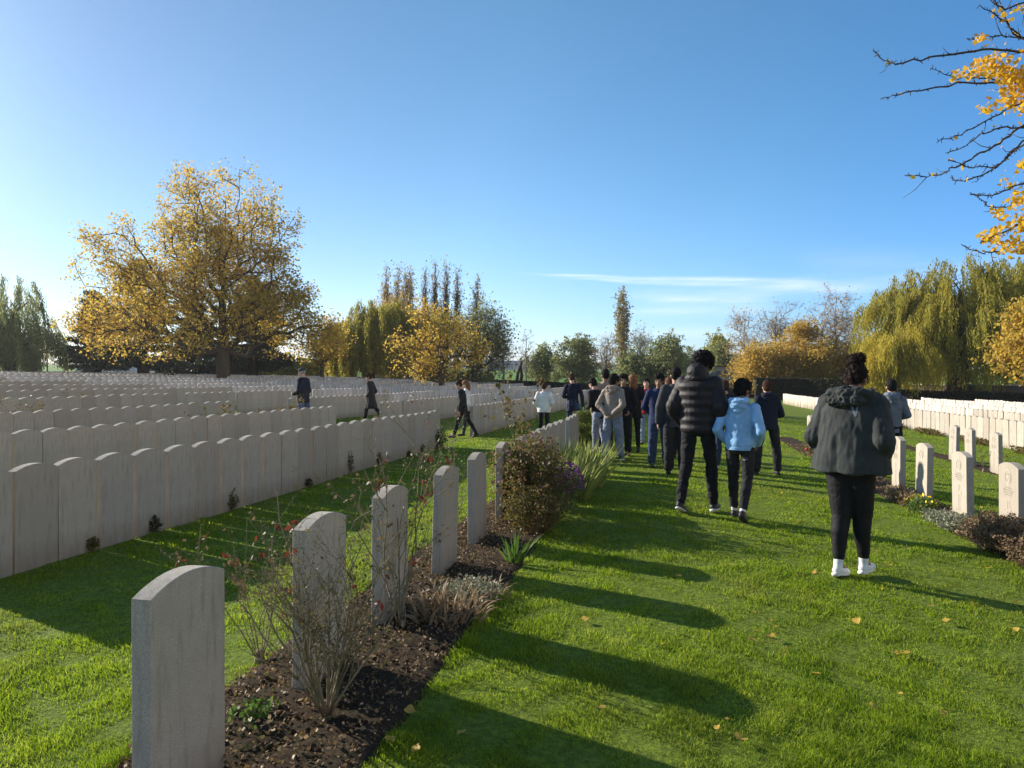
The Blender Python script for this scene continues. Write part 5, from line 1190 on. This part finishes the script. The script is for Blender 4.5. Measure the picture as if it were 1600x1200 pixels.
person(1132, 11.8, 1.50, 10, 'half hidden boy with brown hair and blue jeans between puffer and blue hoodie', 'fair', 'brown', 'short', 'black', 'jacket', 'dkjeans', 'jeans', ('down', 'down'), ((.12, .05), (-.12, .2)), shoes=('blackwhite', 'white'), seed=15)
person(1393, 11.6, 1.66, -14, 'dark haired visitor in a grey blue jacket mostly hidden behind the parka', 'fair', 'black', 'short', 'greyblue', 'jacket', 'black', 'trousers', ('front', 'front'), ((.08, .05), (-.08, .2)), seed=17, hood='crumple')
person(957, 0, 1.56, -34, 'boy in a beige hooded sweatshirt and grey joggers', 'brown', 'black', 'messy', 'beige', 'hoodie', 'greysweat', 'sweat', ('back', 'back'), ((-.05, .12), (.10, .03)), bulk=1.14, hem=.505, feetpx=(958, 720), hood='crumple', head=(-20, 6), shoes=('black', 'blackwhite'), amp=.009, seed=19,
       legbulk=1.05, stance=.3)
person(936, 13.6, 1.50, 40, 'dark haired pupil in black leaning over the bed at the left of the group', 'fair', 'black', 'short', 'black', 'jacket', 'greysweat', 'sweat', ('front', 'swingf'), ((.05, .05), (-.05, .1)), seed=21, lean=.22, head=(0, 22))
person(946, 14.2, 1.68, 10, 'tall dark haired pupil right behind the beige sweatshirt', 'brown', 'black', 'short', 'tan', 'jacket', 'softblack', 'trousers', ('down', 'down'), ((.02, .04), (.02, .04)), seed=22)
person(974, 13.4, 1.58, 150, 'dark haired pupil in black turned towards the camera beside the beige sweatshirt', 'brown', 'black', 'messy', 'black', 'jacket', 'black', 'baggy', ('pocket', 'pocket'), ((.02, .04), (.02, .04)), seed=24, bulk=1.05, head=(25, 0))
person(989, 13.9, 1.58, -6, 'girl with long ginger hair in a black coat and black leggings', 'fair', 'ginger', 'long', 'black', 'coat', 'black', 'legging', ('pocket', 'pocket'), ((.08, .04), (-.06, .16)), hem=.44, shoes=('white', 'black'), seed=26, bulk=1.14)
person(1010, 15.6, 1.50, 160, 'pupil in a red jacket and light blue jeans deep in the group', 'fair', 'black', 'short', 'red', 'jacket', 'lightjeans', 'jeans', ('front', 'front'), ((.02, .04), (.02, .04)), seed=28)
person(1028, 0, 1.56, 172, 'boy in a navy jacket and dark blue trousers facing the camera', 'brown', 'black', 'messy', 'navy', 'jacket', 'dkjeans', 'baggy', ('back', 'back'), ((.04, .04), (.0, .04)), feetpx=(1030, 730), bulk=1.08, seed=30, head=(-12, 0), stance=.2, hem=.46)
person(1046, 13.0, 1.54, 0, 'girl with straight auburn hair behind the navy jacket', 'fair', 'auburn', 'straight', 'tan', 'jacket', 'black', 'trousers', ('down', 'down'), ((.02, .04), (.02, .04)), seed=32)
person(1058, 0, 1.66, -4, 'visitor in a dark grey coat and loose black trousers left of the puffer jacket', 'fair', 'black', 'short', 'charcoal', 'jacket', 'softblack', 'baggy', ('down', 'down'), ((.06, .05), (-.03, .1)), feetpx=(1056, 742), bulk=1.14, seed=34, hem=.44, legbulk=1.1)
def whiteprint(root, U, S, Hp, Hm, jk, AR):
    q = MB()
    for k in range(9): q.ell(U(-.03 + .011 * (k % 5) , -.068, .735 - .022 * (k // 3) - .004 * (k % 3)), (.014, .006, .007), None, 8, 5)
    q.remesh('back_print', M['printred'], jk, .005, 1)
person(850, 17.0, 1.40, -12, 'child in a white sweatshirt with a faded pink back print', 'fair', 'brown', 'short', 'white', 'hoodie', 'black', 'trousers', ('pocket', 'pocket'), ((.03, .04), (.03, .04)), bulk=1.2, hem=.49, seed=36, extras=whiteprint, head=(-20, 10))
person(895, 17.4, 1.62, -18, 'boy in a long navy coat looking down beside the white sweatshirt', 'fair', 'brown', 'short', 'darknavy', 'coat', 'dkjeans', 'jeans', ('front', 'down'), ((.05, .05), (-.05, .12)), hem=.40, seed=38, head=(40, 25))
person(722, 0, 1.49, 80, 'boy in black striding left past the end of the packed row', 'fair', 'brown', 'short', 'softblack', 'jacket', 'black', 'trousers', ('down', 'swingf'), ((.36, .08), (-.34, .22)), feetpx=(724, 684), seed=40, head=(0, 22), lean=.12)
person(729, 18.0, 1.47, 85, 'child in a pale top walking just behind the striding boy', 'fair', 'ginger', 'long', 'white', 'hoodie', 'charcoal', 'trousers', ('down', 'down'), ((.12, .05), (-.15, .25)), seed=42, head=(0, 10))
person(580, 22.0, 1.66, 82, 'person in a long flowing black coat striding left between the rows', 'fair', 'brown', 'messy', 'softblack', 'coat', 'black', 'trousers', ('pocket', 'pocket'), ((.32, .08), (-.34, .3)), hem=.31, seed=44, head=(0, 12), bulk=1.1, lean=.06)
person(474, 18.2, 1.74, 78, 'man in a grey flat cap, navy jacket and jeans behind the packed row', 'fair', 'grey', 'cap', 'darknavy', 'jacket', 'jeans', 'jeans', ('front', 'front'), ((.12, .05), (-.15, .25)), seed=46, bulk=1.16, head=(0, 12))
for k, px in enumerate([266, 274, 283, 296, 303, 318]):
    person(px, 82 + k % 3, 1.72, 90 * (k % 3), ['leftmost tiny figure of the distant knot by the parked vans','second tiny dark figure of the distant knot by the vans','third tiny dark figure of the distant knot by the vans','tiny figure in a white top in the distant knot by the vans','tiny dark figure just right of the distant white top','rightmost tiny dark figure beside the white van'][k], 'fair', 'black', 'short', 'black' if k != 3 else 'white', 'jacket', 'black', 'trousers', vox=.03, seed=50 + k, group='distant visitors by the parked vans')
#PEOPLE1
# ------------------------------------------------------------------ grass blades on the lawn
def grass(n=900000, d0=1.7, d1=34):
    hv = math.radians(43); lu = RNG.random(n); d = d0 * (d1 / d0) ** lu
    a = RNG.uniform(-hv, hv, n) + TH   # ccw from +Y
    x = -np.sin(a) * d; y = np.cos(a) * d
    # tuft clumping
    cl = 1.25 * np.sin(x * 9 + 2 * np.sin(y * 5)) * np.cos(y * 8 + 2 * np.sin(x * 4)) + .6 * np.sin(x * 23 + y * 5) * np.cos(y * 19 - x * 7) + .7 * np.sin(x * 2.3 + y) * np.sin(y * 1.7 - x)
    keep = RNG.random(n) < np.clip(.68 + .26 * cl, .1, 1)
    for (x0, x1, y0, y1) in BEDS: keep &= ~((x > x0 + .03) & (x < x1 - .03) & (y > y0) & (y < y1))
    for v in (-4.82, -7.93, -11.05, 9.5): keep &= ~(np.abs(x - v) < .06)
    x, y, d, cl = x[keep], y[keep], d[keep], cl[keep]; n = len(x)
    z = gz(x, y) - .006
    h = (.013 + .013 * RNG.random(n) ** 1.5) * (1 + .45 * cl) * (1 + np.clip(d - 6, 0, 20) * .008); h = np.clip(h, .007, .05)
    for (x0, x1, y0, y1) in BEDS:   # longer, floppy edge along the beds
        e = np.minimum(np.abs(x - x0), np.abs(x - x1)); h = np.where((e < .1) & (y > y0 - .1) & (y < y1), h * (1 + .5 * (1 - e / .1)), h)
    w = np.maximum(.0014, .00048 * d) * RNG.uniform(.7, 1.3, n)
    th = RNG.uniform(0, 2 * np.pi, n); sx, sy = np.cos(th), np.sin(th)
    lx = RNG.normal(scale=.5, size=n) + .18 * np.sin(x * 3 + y * 2); ly = RNG.normal(scale=.5, size=n) + .15 * np.cos(y * 3)
    B1 = np.stack([x - sx * w, y - sy * w, z], -1); B2 = np.stack([x + sx * w, y + sy * w, z], -1)
    M1 = np.stack([x + lx * h * .4 - sx * w * .8, y + ly * h * .4 - sy * w * .8, z + h * .6], -1); M2 = np.stack([x + lx * h * .4 + sx * w * .8, y + ly * h * .4 + sy * w * .8, z + h * .6], -1)
    T = np.stack([x + lx * h, y + ly * h, z + h], -1)
    V = np.stack([B1, B2, M2, M1, T], 1).reshape(-1, 3); b = (np.arange(n) * 5)[:, None]
    tag(mesh_np('grass', V, [b + np.array([[0, 1, 2, 3]]), b + np.array([[3, 2, 4]])], M['grass']), 'short bright green lawn grass between the grave rows', 'grass', kind='stuff')
grass()

# ------------------------------------------------------------------ thin autumn haze
def haze():
    m, nt, out = mk('thin_haze'); v = nt.nodes.new('ShaderNodeVolumePrincipled'); v.inputs['Color'].default_value = (.93, .96, 1, 1); v.inputs['Density'].default_value = .00026; v.inputs['Anisotropy'].default_value = .35
    nt.links.new(v.outputs[0], out.inputs['Volume'])
    o = MB().box((0, 0, 22), (7400, 7400, 60)).build('haze', m); tag(o, 'thin pale autumn haze over the cemetery and fields', 'haze', kind='stuff')
haze()
